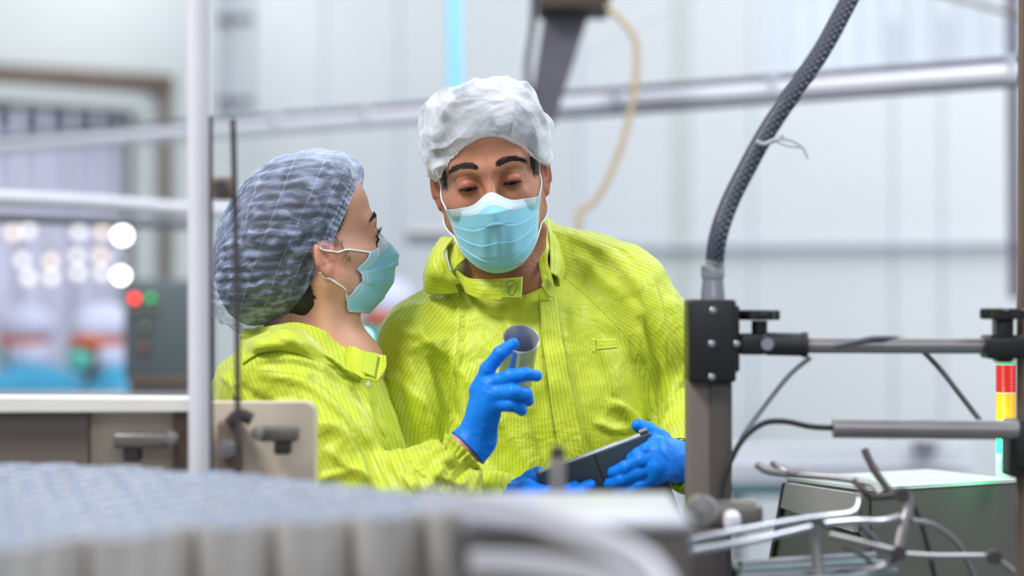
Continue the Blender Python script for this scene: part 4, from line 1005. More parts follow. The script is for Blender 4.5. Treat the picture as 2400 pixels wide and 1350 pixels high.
# hair net: rings traced as chords in the picture, with real depth across
ch = [((851, 404), (700, 742), .076), ((842, 384), (676, 758), .090), ((818, 362), (640, 775), .102), ((775, 352), (600, 784), .112), ((705, 354), (562, 778), .116), ((640, 376), (533, 765), .110), ((585, 430), (512, 750), .094), ((552, 510), (501, 734), .072), ((532, 590), (497, 718), .045), ((520, 640), (499, 700), .018), ((512, 668), (502, 690), .003)]
secs = []
for (a, b, dep) in ch:
    A = PN(a[0], a[1], 3.41); Bp = PN(b[0], b[1], 3.42); c = (A + Bp) / 2; h = (A - Bp) / 2; r = []
    for k in range(16):
        t = 2 * PI * k / 16; s_ = math.sin(t); r.append(c + h * math.cos(t) - np.array((0, 1, 0)) * dep * np.sign(s_) * abs(s_) ** .85)
    secs.append(np.array(r))
# the elastic rim bows forward at the temples and lies on the skin
for k in range(16):
    t = 2 * PI * k / 16; s_ = abs(math.sin(t)); secs[0][k] += np.array((.006 * s_, 0, -.002 * s_)); secs[1][k] += np.array((.003 * s_, 0, 0))
def wfold(U, T, G):
    p = G.reshape(-1, 3); g = .0016 * np.sin(U * 2 * PI * 84) * np.sin(np.clip(T / .11, 0, 1) * PI)
    r = (1 - np.abs(fbm(p * (.45, 1, 1.5), 15, 2)) * 2.2).reshape(U.shape); w_ = np.sin(p[:, 2] * 2 * PI / .0135 + 2.6 * noise(p, 18) + 1.4 * noise(p, 45)).reshape(U.shape)
    return g + np.sin(np.clip(T * 2.2, 0, 1) * PI / 2) * (.0030 * np.clip(r, -1, 1) + .0013 * w_ * (1 + .6 * noise(p, 25).reshape(U.shape)) + .0016 * fbm(p, 40, 2).reshape(U.shape)) * (1 - .6 * (T > .92))
me, U, T = bag('hair_net', secs, M['net_woman'], wom, 384, 200, wfold)
fattr(me, 'su', (T * .40).ravel()); fattr(me, 'sv', (U * .60).ravel())
fr = .55 * np.exp(-((U - np.where(U > .5, 1, 0)) / .055) ** 2) * (T < .55) * (1 - T)
fattr(me, 'thick', (.55 * np.exp(-(T / .012) ** 2) + .5 * (np.sin(U * 2 * PI * 84) > .55) * (T < .062) + .16 * (T < .062) + .35 * np.exp(-((T - .085) / .01) ** 2) + fr).ravel())
push_out(me, lambda p: np.minimum(head_smooth(wp.l(p)) * .93, whair_core(p)), .0022)
link('hair_net', me, M['net_woman'], wom)

# ---- her coat
WC = [(2300, 560, 1010), (1500, 545, 1000), (1250, 540, 985), (1150, 540, 972), (1050, 520, 945), (960, 500, 915), (900, 492, 895), (860, 505, 880), (820, 560, 850), (790, 610, 800)]
zc2 = [CAMZ - (y - 675) * 3.36 / F for y, _, _ in WC]; xl = np.array([(a - 1200) * 3.36 / F for _, a, _ in WC]); xr = np.array([(b - 1200) * 3.36 / F for _, _, b in WC])
cx2 = list((xl + xr) / 2); rx2 = list((xr - xl) / 2)
def wom_coat(p):
    d = stack(p, zc2, cx2, [3.40] * 10, rx2, [.20, .19, .17, .165, .165, .165, .15, .12, .08, .06], .03, 2.2)
    d = smin(d, cap(p, PN(700, 830, 3.36), PN(650, 888, 3.30), .045, .062), .04)
    a = chain(p, [PN(660, 895, 3.29), PN(745, 1050, 3.26), PN(850, 1225, 3.23)], [.066, .070, .066], .03)
    a = smin(a, chain(p, [PN(850, 1225, 3.23), PN(950, 1190, 3.225), PN(1012, 1148, 3.232), PN(1042, 1122, 3.234)], [.066, .062, .055, .0455], .03), .03)
    d = smin(d, a, .014)
    d = smin(d, chain(p, [PN(640, 880, 3.50), PN(760, 1150, 3.52), PN(930, 1210, 3.46)], [.06, .055, .045], .03), .03)
    d = smax(d, -cap(p, PN(740, 730, 3.40), PN(728, 808, 3.40), .060, .050), .008)
    e = HW['cuff'][0]; 
    return smax(d, -cap(p, PN(1076, 1070, 3.234), PN(1130, 1020, 3.235), .030, .038), .003)
v, q = snet(wom_coat, (-.50, 3.02, .42), (.12, 3.72, 1.40), .0042)
n = vnormals(v, q)
WF = [([(600, 880), (700, 900), (790, 960), (860, 1030), (930, 1110)], 20, 6, 1), ([(720, 880), (800, 950), (850, 1040), (900, 1150)], 14, -7, 0), ([(830, 880), (860, 960), (900, 1050), (950, 1150)], 9, 4, 1),
      ([(640, 940), (740, 970), (830, 1050), (880, 1140)], 22, 5, -1), ([(760, 1050), (800, 1090), (870, 1130)], 14, 5, 1), ([(745, 1000), (790, 1000), (840, 1030)], 12, 4, -1),
      ([(560, 900), (590, 930), (640, 950)], 12, -5, 0), ([(600, 850), (660, 845), (740, 860), (800, 900)], 12, 4, 1), ([(520, 880), (550, 905), (560, 940)], 9, 5, 0),
      ([(880, 900), (905, 980), (950, 1080), (990, 1160)], 9, 5, -1), ([(860, 900), (880, 990), (920, 1090)], 8, -4, 0),
      ([(1000, 1160), (1030, 1110), (1070, 1075)], 12, 7, 1), ([(1050, 1165), (1070, 1120), (1090, 1085)], 10, -7, 0), ([(1090, 1170), (1105, 1130), (1115, 1098)], 9, 7, 0), ([(1010, 1120), (1050, 1130), (1090, 1140)], 10, 6, 1),
      ([(1030, 1090), (1070, 1098), (1120, 1095)], 8, -5, 0), ([(740, 1130), (820, 1110), (900, 1150)], 12, 5, 0), ([(1120, 1170), (1140, 1140), (1140, 1110)], 8, 6, 0), ([(690, 890), (720, 960), (740, 1060), (760, 1150)], 12, 4, 1)]
d = 1.35 * folds(v, n, WF, 3.3) + crumple(v, .0016, 7, (1, 1, .7), 4)
# gathered cuff
cc = PN(1092, 1076, 3.237); dist = np.linalg.norm(v - cc, axis=1); axw = (HW['wrist'][0] - cc); axw /= np.linalg.norm(axw)
rel = v - cc; up_ = np.cross(axw, (0, 1, 0)); up_ /= np.linalg.norm(up_); sd_ = np.cross(axw, up_); aa = np.arctan2(rel @ up_, rel @ sd_)
d += np.exp(-((rel @ axw + .004) / .014) ** 2) * (dist < .06) * .0028 * np.sin(aa * 15 + 3 * noise(v, 40))
v = v + n * d[:, None]
me = npmesh('coat', v, q); push_out(me, wom_body, .004); px, py = pxy(v)
armax = [(610, 870), (720, 885), (800, 950), (860, 1040), (905, 1130), (960, 1250)]
seam = linedist(v, armax); s0 = linedist(np.array([PN(700, 1000, 3.3)]), armax)[0]; seam = -seam * np.sign(s0)
onhand = px > 985
fattr(me, 'ua', v[:, 0] * .82 + (v[:, 2] - 1.2) * .40); fattr(me, 'ub', v[:, 0] * .88 + (v[:, 2] - 1.2) * .30 + .08 * v[:, 1]); fattr(me, 'seam', np.where(onhand, -1, seam))
wcoat = link('coat', me, M['coat'], wom); cuff(HW, wcoat, .024, .066, .016, 7)
cloth('placket', rows_on([[(838, 884), (854, 920), (870, 960), (892, 1010), (915, 1060), (945, 1115), (975, 1170)], [(864, 878), (881, 915), (898, 955), (920, 1005), (941, 1055), (968, 1110), (996, 1165)]], wom_coat, (.010, .007)), 3.26, wcoat, thick=.003, nu=70, nv=14, fn=wav(.002, 12), uvs='v')
wskin = lambda p: np.minimum(wom_neck(p), wom_coat(p))
cr1 = rows_on([[(572, 772, 3.42), (612, 766, 3.38), (655, 764, 3.36), (700, 772, 3.35), (738, 796, 3.34), (770, 830, 3.34)], [(562, 792, 3.40), (606, 784, 3.36), (660, 784, 3.33), (712, 796, 3.32), (752, 820, 3.31), (796, 856, 3.31)],
               [(556, 820, 3.38), (604, 806, 3.33), (664, 806, 3.30), (720, 820, 3.28), (770, 842, 3.28), (826, 876, 3.28)], [(566, 848, 3.36), (608, 828, 3.32), (668, 826, 3.30), (728, 842, 3.28), (784, 862, 3.28), (862, 898, 3.28)]], wskin, (.012, .026, .022, .007))
cloth('collar', cr1, 3.3, wcoat, thick=.003, nu=90, nv=30, fn=lambda U, Vv: .0022 * np.sin(U * 9 + 3 * Vv) + .0035 * np.sin(Vv * 7 + U * 4) * Vv)
cloth('collar', [[(782, 786, 3.42), (815, 808, 3.36), (850, 822, 3.32), (902, 832, 3.29)], [(772, 816, 3.40), (812, 838, 3.335), (850, 856, 3.295), (903, 864, 3.275)], [(772, 846, 3.38), (812, 866, 3.315), (850, 884, 3.275), (884, 896, 3.265)]], 3.3, wcoat, thick=.003, fn=wav(.0022, 9))
cloth('hook_patch', [[(856, 824, 3.309), (886, 829, 3.291)], [(849, 872, 3.273), (877, 884, 3.262)]], 3.3, wcoat, 'velcro', thick=.0015, nu=16, nv=16)
cloth('zip_tape', rows_on([[(842, 862), (850, 885), (858, 905)], [(852, 860), (860, 883), (868, 903)]], wskin, (.012, .012)), 3.28, wcoat, 'tee', thick=.001, nu=12, nv=6)

# ---------------------------------------------------------------- the can in her hand
ca = Vector((.10, -.74, .66)).normalized(); cc = P(1221, 794, 3.218)
Rc = ca.to_track_quat('Z', 'Y').to_matrix()
prof = [(.0205, -.094), (.0225, -.096), (.0238, -.092), (.0238, -.004), (.0247, -.0025), (.0247, 0), (.0238, .0006), (.0230, -.001), (.0228, -.092), (.0, -.0925)]
hc = MB().lathe(prof, cc, 64, Rc); hc.lathe([(.0, -.094), (.0205, -.094)], cc, 64, Rc)
hco = hc.build('metal_can', plain('drawn_can_steel', col(196, 198, 204), .26, .62, .06, 30), None, ang=50); tag(hco, 'empty shiny metal can held up by the woman\'s blue gloved fingers', 'can')
# ---------------------------------------------------------------- the hall
def plane_from(p0, p1):                 # vertical plane through two floor points
    a = np.array(p0[:2]); b = np.array(p1[:2]); t = (b - a) / np.linalg.norm(b - a); n = np.array((-t[1], t[0])); return a, t, (n if n[1] > 0 else -n)
CO = PN(600, 675, 11.5); RW = PN(2560, 675, 8.1); LWp = PN(-260, 675, 10.05)
ra_, rt_, rn_ = plane_from(CO, RW); la_, lt_, ln_ = plane_from(CO, LWp)
def onwall(px, py, a, t, n, off=0.0):    # picture point -> point on (or in front of) a wall
    d = np.array(((px - 1200) / F, 1.0)); o = a - n * off; k = (o @ n) / (d @ n); Y = k; return PN(px, py, Y)
def struct(name, mb, mat, **kw): o = mb.build(name, mat, None, **kw); o['kind'] = 'structure'; return o
def wallbox(a, b, n, z0, z1, th):
    A = np.array((a[0], a[1])); Bp = np.array((b[0], b[1])); V = []
    for z in (z0, z1):
        for p in (A, Bp, Bp + n * th, A + n * th): V.append((p[0], p[1], z))
    return V, [(0, 1, 2, 3), (4, 5, 6, 7), (0, 1, 5, 4), (1, 2, 6, 5), (2, 3, 7, 6), (3, 0, 4, 7)]
EXT = RW[:2] + rt_ * 3.2
# right-hand wall with a corrugated translucent window high on the right
w0 = onwall(1795, 150, ra_, rt_, rn_)
wz0 = 2.22
m = MB(); m.add(*wallbox(CO, EXT, rn_, 0, wz0, .12)); m.add(*wallbox(CO, w0, rn_, wz0, 5.0, .12)); struct('wall_right', m, M['wall'], smooth=False)
wt = NT('corrugated_translucent'); wt.P(Base_Color=col(226, 232, 238), Roughness=.35)
tr = wt.node('ShaderNodeBsdfTranslucent', {'Color': (.9, .94, 1, 1)}); mx = wt.node('ShaderNodeMixShader', {0: .35}); wt.set(mx.inputs[1], wt.b.outputs[0]); wt.set(mx.inputs[2], tr.outputs[0]); wt.set(wt.out.inputs['Surface'], mx.outputs[0])
cv = []; nC = 640; L_w = np.linalg.norm(EXT - w0[:2])
for i in range(nC + 1):
    s = i / nC * L_w; ph = (s / .11) % 1; off = -.030 * (1 if .12 < ph < .45 else (0 if ph > .57 else (1 - abs(ph - (.06 if ph < .12 else .51)) / .06 if False else .5)))
    q = w0[:2] + rt_ * s + rn_ * (.03 + off); cv += [(q[0], q[1], wz0), (q[0], q[1], 5.0)]
o = struct('window_1', MB().add(cv, [(2 * i, 2 * i + 2, 2 * i + 3, 2 * i + 1) for i in range(nC)]), wt.m, smooth=False)
md = o.modifiers.new('thickness', 'SOLIDIFY'); md.thickness = .002
hot = onwall(2045, 75, ra_, rt_, rn_, -.35)
l = bpy.data.lights.new('panel_hotspot_lamp', 'POINT'); l.energy = 4.5; l.shadow_soft_size = .12; l.color = (.95, .98, 1); lo = bpy.data.objects.new('panel_hotspot_lamp', l); C.objects.link(lo); lo.location = tuple(hot)  # point lamp added behind the corrugated panel to make its bright spot
hot2 = onwall(2250, 20, ra_, rt_, rn_, -1.0); l = bpy.data.lights.new('daylight_outside', 'AREA'); l.size = 1.4; l.energy = 2; lo = bpy.data.objects.new('daylight_outside', l); C.objects.link(lo); lo.location = tuple(hot2); lo.rotation_euler = Vector((-rn_[0], -rn_[1], 0)).to_track_quat('-Z', 'Y').to_euler()
# panel joints (vertical)
k = 0
for px in (760, 935, 1360, 1600, 1765, 2095, 2210):
    p = onwall(px, 675, ra_, rt_, rn_, .004); wd = .018 if px != 1600 else .12
    k += 1; struct('trim_%d' % k, MB().box((p[0], p[1], 1.3 if px > 1900 else 2.1), (wd, .008, 2.2 if px > 1900 else 4.2), Matrix.Rotation(math.atan2(rt_[1], rt_[0]), 4, 'Z')), M['joint_faint'] if wd < .1 else M['wall_left'], smooth=False)
a = onwall(1240, 585, ra_, rt_, rn_, .03); b = onwall(2520, 574, ra_, rt_, rn_, .03)
k += 1; struct('trim_%d' % k, MB().tube([a, b], .013, 8, sm=1), M['seam'])
# left-hand wall with a doorway
zt = 2.62; dL = onwall(-200, 675, la_, lt_, ln_); dR = onwall(312, 675, la_, lt_, ln_)
m = MB(); m.add(*wallbox(CO, dR, ln_, 0, 4.8, .12)); m.add(*wallbox(dR, LWp[:2], ln_, zt - .33, 4.8, .12)); m.add(*wallbox(LWp, LWp[:2] + lt_ * 4.0, ln_, 0, 4.8, .12)); struct('wall_left', m, M['wall_left'], smooth=False)
fl = MB(); fl.box((0, 6, -.05), (9, 16, .1)); struct('floor', fl, M['floor'], smooth=False)
# bright bay beyond the doorway
bb = np.array(dR[:2]) + ln_ * 1.1; bc = LWp[:2] + ln_ * 1.1
m = MB(); m.add(*wallbox(bb - lt_ * 1.0, bc + lt_ * 2.5, ln_, 0, 3.6, .1)); struct('wall_back', m, plain('bay_wall', col(214, 214, 226), .6, 0, .05, 2), smooth=False)
p = (np.array(dR[:2]) + LWp[:2]) / 2 + ln_ * .5
l = bpy.data.lights.new('bay_daylight', 'AREA'); l.size = 1.8; l.size_y = .7; l.shape = 'RECTANGLE'; l.energy = 65; lo = bpy.data.objects.new('bay_daylight', l); C.objects.link(lo); lo.location = (p[0], p[1], 3.3)
# door frame: header beam, post and roller box
def wbar(name, p0, p1, th, mat, off=.02, dep=.08, **kw):
    a = onwall(p0[0], p0[1], la_, lt_, ln_, off); b = onwall(p1[0], p1[1], la_, lt_, ln_, off); d = b - a; L = np.linalg.norm(d); c = (a + b) / 2
    R = Vector(d).to_track_quat('X', 'Z').to_matrix().to_4x4()
    return MB().box(c, (L, dep, th), R, bev=.004)
dr = wbar('x', (-200, 160), (398, 196), .075, None).build('door_1', M['brown_steel']); dr['kind'] = 'structure'
wbar('x', (392, 190), (392, 720), .04, None, off=.03).build('frame_post', M['brown_steel'], dr)
wbar('x', (-200, 205), (312, 244), .06, None, off=.10, dep=.16).build('header_box', M['wall_left'], dr)
wbar('x', (-200, 236), (312, 258), .028, None, off=.08, dep=.1).build('curtain_rail', M['brown_steel'], dr)
wbar('x', (303, 250), (303, 900), .030, None, off=.05, dep=.06).build('door_jamb', M['dark_steel'], dr)
# strip curtain
cr_ = None; a0 = onwall(-150, 240, la_, lt_, ln_, -.02); a1 = onwall(298, 258, la_, lt_, ln_, -.02); nS = 7
rail = empty('strip_curtain', tuple(a1), 'translucent lavender strip curtain hanging in the far left doorway', 'curtain')
for i in range(nS):
    f0 = i / nS; f1 = (i + .78) / nS; p0 = a0 + (a1 - a0) * f0; p1 = a0 + (a1 - a0) * f1
    zt_ = p0[2] - .02; V = []; n_ = 8
    for z in (zt_, .06):
        for j in range(n_ + 1):
            q = p0 + (p1 - p0) * j / n_; bow = .02 * math.sin(j / n_ * PI) * (1 if i % 2 else -1); V.append((q[0] + ln_[0] * bow, q[1] + ln_[1] * bow, z))
    o = MB().add(V, [(j, j + 1, n_ + 2 + j, n_ + 1 + j) for j in range(n_)]).build('curtain_strip', M['strip'], rail); md = o.modifiers.new('t', 'SOLIDIFY'); md.thickness = .003
# lamps seen through the curtain
def bulb(px, py, Y, r, mat, label, nm='lamp', cat='lamp', group=None):
    c = P(px, py, Y); o = MB().lathe([(0, -r), (r * .7, -r * .7), (r, 0), (r * .7, r * .7), (0, r)], (0, 0, 0), 20).build(nm, M[mat] if isinstance(mat, str) else mat); o.location = c; tag(o, label, cat, group)
    MB().tube([(0, 0, r * .8), (0, 0, r * 2.6)], r * .3, 8, sm=1).build('lamp_stem', M['dark_steel'], o).matrix_parent_inverse = Matrix.Identity(4); return o
for i, (x, y, r, lb) in enumerate([(287, 552, .030, 'topmost of the three bright white lamps beside the doorway edge'), (278, 606, .014, 'small dim lamp between the two bright lamps at the doorway edge'), (284, 646, .026, 'lowest of the three white lamps beside the doorway edge')]):
    bulb(x, y, 8.6, r * .8, 'e_white' if i != 1 else 'e_bay', lb)
gl = [(30, 545), (66, 540), (185, 545), (240, 545), (52, 610), (66, 650), (120, 612), (180, 600), (182, 640), (236, 600), (240, 640), (120, 650)]
gln = ['top row, far left', 'top row, second from left', 'top row, third from left', 'top row, nearest the white lamps', 'middle row, far left', 'low row, far left', 'middle row, second from left', 'middle row, third from left', 'low row, third from left', 'middle row, nearest the white lamps', 'low row, nearest the white lamps', 'low row, second from left']
for i, (x, y) in enumerate(gl):
    bulb(x, y, 9.7, .020, 'e_warm' if (i in (0, 3, 6, 9)) else 'e_white2', 'small glowing lamp behind the doorway curtain, %s' % gln[i], group='lamps glowing behind the doorway curtain')
# ---------------------------------------------------------------- pipes and far equipment
def pipe(name, pts, r, mat, label, cat='pipe', group=None, n=16, sm=1, parent=None):
    o = MB().tube([PN(*p) for p in pts], r, n, sm=sm).build(name, M[mat], parent)
    if parent is None: tag(o, label, cat, group)
    return o
pr = pipe('overhead_pipe', [(-120, 352, 8.2), (2520, 163, 5.17)], .0205, 'pipe', 'long pale pipe crossing the whole hall above the workers', 'pipe')
MB().tube([PN(-120, 332, 8.2), PN(2520, 128, 5.19)], .0078, 10, sm=1).build('conduit', M['pipe_dark'], pr)
MB().tube([PN(1180, 284, 6.3), PN(2520, 188, 5.16)], .0060, 10, sm=1).build('conduit', M['pipe_dark'], pr)
for x in (650, 860, 1445, 1810, 2370):
    f_ = (x + 120) / 2640; Yp = 1 / (1 / 8.2 + f_ * (1 / 5.17 - 1 / 8.2)); y = 352 - f_ * 189
    MB().box(P(x, y - 10, Yp), (.018, .050, .064), bev=.004).build('pipe_clamp', M['seam'], pr)
pipe('cyan_pipe', [(1063, -60, 8.4), (1067, 214, 8.4)], .021, 'cyan', 'bright cyan vertical pipe above the man\'s hair net', 'pipe')
# white handrail pipes at left
hr = pipe('handrail', [(-60, 462, 4.9), (240, 476, 5.5), (446, 492, 5.9), (556, 494, 6.1)], .0175, 'white_paint', 'thick white horizontal rail left of the white post, upper of two', 'rail', sm=4)
pipe('handrail', [(-60, 508, 5.3), (446, 527, 6.2)], .012, 'grey_cable', 'thin grey horizontal rail just under the thick white rail', 'rail')
# cable riser in the corner
rs = empty('cable_riser', tuple(P(550, 200, 10.6)), 'blurred grey vertical cable riser in the far corner above the woman', 'cable tray')
for x in (512, 538, 548, 585): MB().tube([PN(x, -60, 10.6), PN(x, 275, 10.6)], .011 if x != 538 else .020, 10, sm=1).build('conduit', M['seam'], rs)
for y in (45, 238): MB().box(P(550, y, 10.55), (.17, .03, .03), bev=.004).build('cross_bar', M['pipe_dark'], rs)
# slanting chute and its box, hanging cable
chn = empty('chute', tuple(P(1310, 130, 5.6)), 'dark slanting metal chute hanging above and behind the man', 'chute')
ms = plain('mottled_dark_steel', col(92, 90, 104), .45, .4, .35, 9)
MB().prism([(1290, -60), (1392, -60), (1378, 40), (1300, 285), (1228, 285), (1250, 200)], 5.6, .16).build('chute_body', ms, chn, smooth=False)
MB().pbox(1262, -50, 1432, 18, 5.5, .25).build('chute_housing', plain('umber_steel', col(74, 62, 58), .6, .2, .2, 9), chn)
MB().tube([PN(x, y, 5.58) for x, y in [(1252, -40), (1248, 60), (1236, 150), (1238, 220)]], .008, 8).build('side_cable', M['grey_cable'], chn)
pipe('hanging_cable', [(1420, 12, 5.5), (1455, 45, 5.5), (1486, 85, 5.5), (1493, 140, 5.5), (1484, 230, 5.5), (1460, 330, 5.5), (1420, 430, 5.5), (1385, 480, 5.5), (1362, 492, 5.5), (1356, 520, 5.5), (1352, 566, 5.5)], .0075, 'beige_cable', 'beige cable looping down from the dark chute behind the man', 'cable', sm=6)
pipe('tie_rod', [(1345, 140, 7.5), (1640, -20, 7.9)], .006, 'seam', 'thin grey rod slanting up to the right above the man', 'rod')
pipe('tie_rod', [(2180, -20, 6.5), (2395, 38, 6.3)], .006, 'brown_steel', 'thin reddish rod slanting down at the top right corner', 'rod')
pipe('wall_post', [(2372, -60, 7.2), (2378, 700, 7.2)], .018, 'pipe_dark', 'grey vertical pipe beside the dark pole at the right edge', 'pipe')
# low far shelf bits behind the heads
MB_ = MB().pbox(950, 530, 1060, 572, 7.5, .3); o = MB_.build('wall_duct', M['seam']); tag(o, 'grey wall box just left of the man\'s collar', 'box')
MB().pbox(956, 538, 1052, 546, 7.48, .02, .001).build('duct_slot', M['white_tag'], o)
o = MB().pbox(1350, 562, 1478, 600, 7.4, .3).build('wall_duct', M['seam']); tag(o, 'grey wall box just above the man\'s raised shoulder', 'box')
MB().pbox(1356, 574, 1470, 580, 7.38, .02, .001).build('duct_slot', M['pipe_dark'], o)
# control cabinet with pilot lights
cb = empty('control_cabinet', tuple(P(370, 890, 6.9)), 'slate grey control cabinet with a red and a green pilot light', 'control cabinet')
MB().pbox(290, 655, 470, 892, 6.9, .30, .008).build('cabinet_body', M['panel_grey'], cb)
MB().pbox(296, 660, 468, 880, 6.885, .014, .003).build('cabinet_door', M['panel_grey'], cb)
MB().pbox(300, 892, 470, 1845, 6.92, .26, .003).build('cabinet_plinth', M['panel_grey'], cb)
MB().pbox(300, 882, 470, 905, 6.88, .2, .003).build('cabinet_foot', M['brown_steel'], cb)
def button(px, py, r, mat, nm='pilot_light'):
    c = P(px, py, 6.88); R = Matrix.Rotation(PI / 2, 3, 'X')
    b = MB().lathe([(r * 1.25, -.004), (r * 1.25, .004), (r, .006)], c, 24, R).build('button_ring', M['black_soft'], cb); MB().lathe([(r, .004), (r * .95, .016), (r * .5, .021), (0, .022)], c, 24, R).build(nm, mat, b)
button(316, 700, .0115, M['e_red']); button(354, 698, .0105, M['e_green']); tp = plain('dim_button', col(130, 130, 118), .4); rp = plain('dim_red_button', col(150, 92, 88), .4)
button(318, 728, .010, tp, 'push_button'); button(358, 725, .010, tp, 'push_button'); button(340, 768, .012, tp, 'push_button'); button(337, 816, .012, rp, 'push_button')
bulb(850, 792, 7.0, .019, 'e_cyan', 'glowing cyan lamp between the woman and the man')
# ---------------------------------------------------------------- distant workers
def worker(px, py, Y, s, face, label, half=False, lean=0.0):
    """far, blurred figure: body skin, cap, orange band, gown; head centre at px,py; face = heading in degrees, 0 = to the right"""
    c = PN(px, py, Y); a = math.radians(face); fx = np.array((math.cos(a), math.sin(a), 0)); rx = np.array((-fx[1], fx[0], 0)); z = np.array((0, 0, 1.0))
    root = empty('person', (c[0], c[1], 0.0), label, 'person')
    Rm = np.stack([rx, -fx, z], 1)
    def body(p):
        q = (p - c) @ Rm; d = head_smooth(q); d = smin(d, sph(q, (0, -.105, -.03), .014), .012)
        d = smin(d, cap(q, (0, .01, -.06), (0, .04, -.19), .05, .055), .02); sh = c[2] - .22
        d = smin(d, ell(q, (0, .06, -.42), (.17, .10, .24)), .04)
        for s_ in (-1, 1):
            d = smin(d, chain(q, [(.17 * s_, .05, -.25), (.21 * s_, .02, -.50), (.12 * s_, -.22, -.52)], [.05, .04, .03], .02), .03)
            d = smin(d, chain(q, [(.08 * s_, .06, -.6), (.09 * s_, .04, -c[2] * .62), (.09 * s_, .05, -c[2] + .08)], [.08, .055, .04], .02), .03)
            d = smin(d, cap(q, (.09 * s_, .06, -c[2] + .045), (.10 * s_, -.10, -c[2] + .035), .034, .03), .03)
        return d
    v, q = snet(body, c + (-.32, -.32, -c[2] - .02), c + (.32, .32, .16), .011); link('body', npmesh('body', v, q), M['skin_dark'], root)
    def gown(p):
        q = (p - c) @ Rm; d = ell(q, (0, .05, -.36), (.22, .15, .28)); d = smin(d, cap(q, (0, .07, -1.0), (0, .06, -.5), .21, .16), .06); d = smin(d, cap(q, (-.12, .06, -.185), (.12, .06, -.185), .08), .05)
        for s_ in (-1, 1): d = smin(d, chain(q, [(.19 * s_, .05, -.20), (.25 * s_, .02, -.46), (.14 * s_, -.18, -.52)], [.075, .065, .045], .02), .03)
        d = d + .006 * noise(p, 12); return smax(smax(d, -cap(q, (0, -.02, -.1), (0, .03, -.15), .06), .01), -(q[:, 2] + 1.0), .02)
    v, q = snet(gown, c + (-.34, -.34, -1.1), c + (.34, .34, -.12), .012); link('gown', npmesh('gown', v, q), M['blue_gown'], root)
    def capf(p):
        q = (p - c) @ Rm; d = head_smooth(q) - .012; d = smin(d, ell(q, (0, .03, .06), (.092, .112, .075)), .03); lo = -(q[:, 2] - .018); return smax(d, lo, .008)
    def capb(p):
        q = (p - c) @ Rm; d = head_smooth(q) - .010; d = smin(d, ell(q, (0, .05, -.06), (.075, .075, .07)), .03)
        return smax(smax(d, q[:, 2] + .012, .006), -(q[:, 1] + .018), .01)
    def band(p):
        q = (p - c) @ Rm; return smax(smax(head_smooth(q) - .014, np.abs(q[:, 2] - .003) - .017, .004), -(head_smooth(q) + .002), .003)
    def msk(p):
        q = (p - c) @ Rm; d = ell(q, (0, -.055, -.065), (.062, .062, .052)); return smax(smax(d, -(head_smooth(q) + .002), .004), q[:, 1] + .012, .008)
    for nm, f, mt in (('cap', capf, 'white_cap'), ('hood', capb, 'white_cap'), ('head_band', band, 'orange'), ('face_mask', msk, 'teal')):
        v, q = snet(f, c + (-.17, -.17, -.17), c + (.17, .17, .17), .006); link(nm, npmesh(nm, v, q), M[mt], root)
    return root
worker(54, 798, 9.5, 1, 150, 'person in a blue gown and white cap with orange band, at the left edge')
worker(230, 800, 8.75, 1, 205, 'person in a blue gown leaning by the control cabinet, teal mask, orange band')
worker(908, 745, 8.4, 1, 262, 'person with an orange cap band glimpsed between the woman and the man')
# ---------------------------------------------------------------- left: post, rods, beige plate, far conveyor
po = pipe('support_post', [(466, -80, 2.84), (470, 660, 2.84), (478, 3528, 2.84)], .0146, 'white_paint', 'tall white enamelled post in front of the woman\'s back', 'post', n=32)
pipe('thin_rod', [(546, 278, 2.79), (556, 700, 2.79), (566, 3579, 2.79)], .0034, 'dark_steel', 'dark thin rod rising in front of the woman\'s hair net', 'rod')
pipe('thin_rod', [(494, 272, 2.80), (500, 3566, 2.80)], .0024, 'dark_steel', 'dark thin rod just to the right of the white post', 'rod')
o = MB().pbox(496, 414, 548, 466, 2.785, .03, .004).build('rod_bracket', M['brown_steel'], None); tag(o, 'rusty brown bracket joining the two thin dark rods', 'bracket')
MB().lathe([(.008, 0), (.008, .006), (0, .006)], P(518, 440, 2.782), 20, Matrix.Rotation(PI / 2, 3, 'X')).build('bolt', M['dark_steel'], o)
bp = empty('machine_cover', tuple(P(460, 1150, 2.95)), 'beige machine cover plate with two dark latches behind the white post', 'machine cover')
def rrect(x0, y0, x1, y1, r, Y):
    pts = [(x0, y1), (x0, y0)] + [(x1 - r + r * math.sin(t), y0 + r - r * math.cos(t)) for t in np.linspace(0, PI / 2, 8)] + [(x1, y1)]; return pts
MB().prism(rrect(204, 944, 736, 3410, 24, 2.95), 2.95, .05).build('cover_plate', M['beige'], bp, ang=50)
MB().prism([(-120, 962), (206, 962), (206, 3430), (-120, 3430)], 2.93, .05).build('side_plate', M['taupe'], bp, smooth=False)
MB().prism([(-120, 932), (447, 936), (447, 964), (-120, 966)], 2.91, .09).build('top_trim', M['white_tag'], bp, smooth=False)
MB().prism([(406, 958), (446, 958), (446, 3425), (406, 3425)], 2.935, .02).build('centre_strip', M['brown_steel'], bp, smooth=False)
for (x0, y0, x1, y1, kx, ky, fx) in ((264, 1016, 392, 1052, 402, 1026, 306), (604, 1000, 698, 1036, 604, 1016, 660)):
    lt = MB().pbox(x0, y0, x1, y1, 2.90, .03, .004).build('latch', M['grey_steel'], bp)
    MB().lathe([(.0075, -.01), (.0085, 0), (.0075, .012), (0, .013)], P(kx, ky, 2.89), 20, Matrix.Rotation(PI / 2, 3, 'X')).build('latch_knob', M['steel_mid'], lt)
    MB().pbox(fx - 18, y1 - 2, fx + 20, y1 + 30, 2.905, .03, .003).build('latch_foot', M['dark_steel'], lt)
mc = MB().pbox(508, 985, 560, 1112, 2.90, .05, .006); o = mc.build('hinge_block', M['brown_steel'], bp)
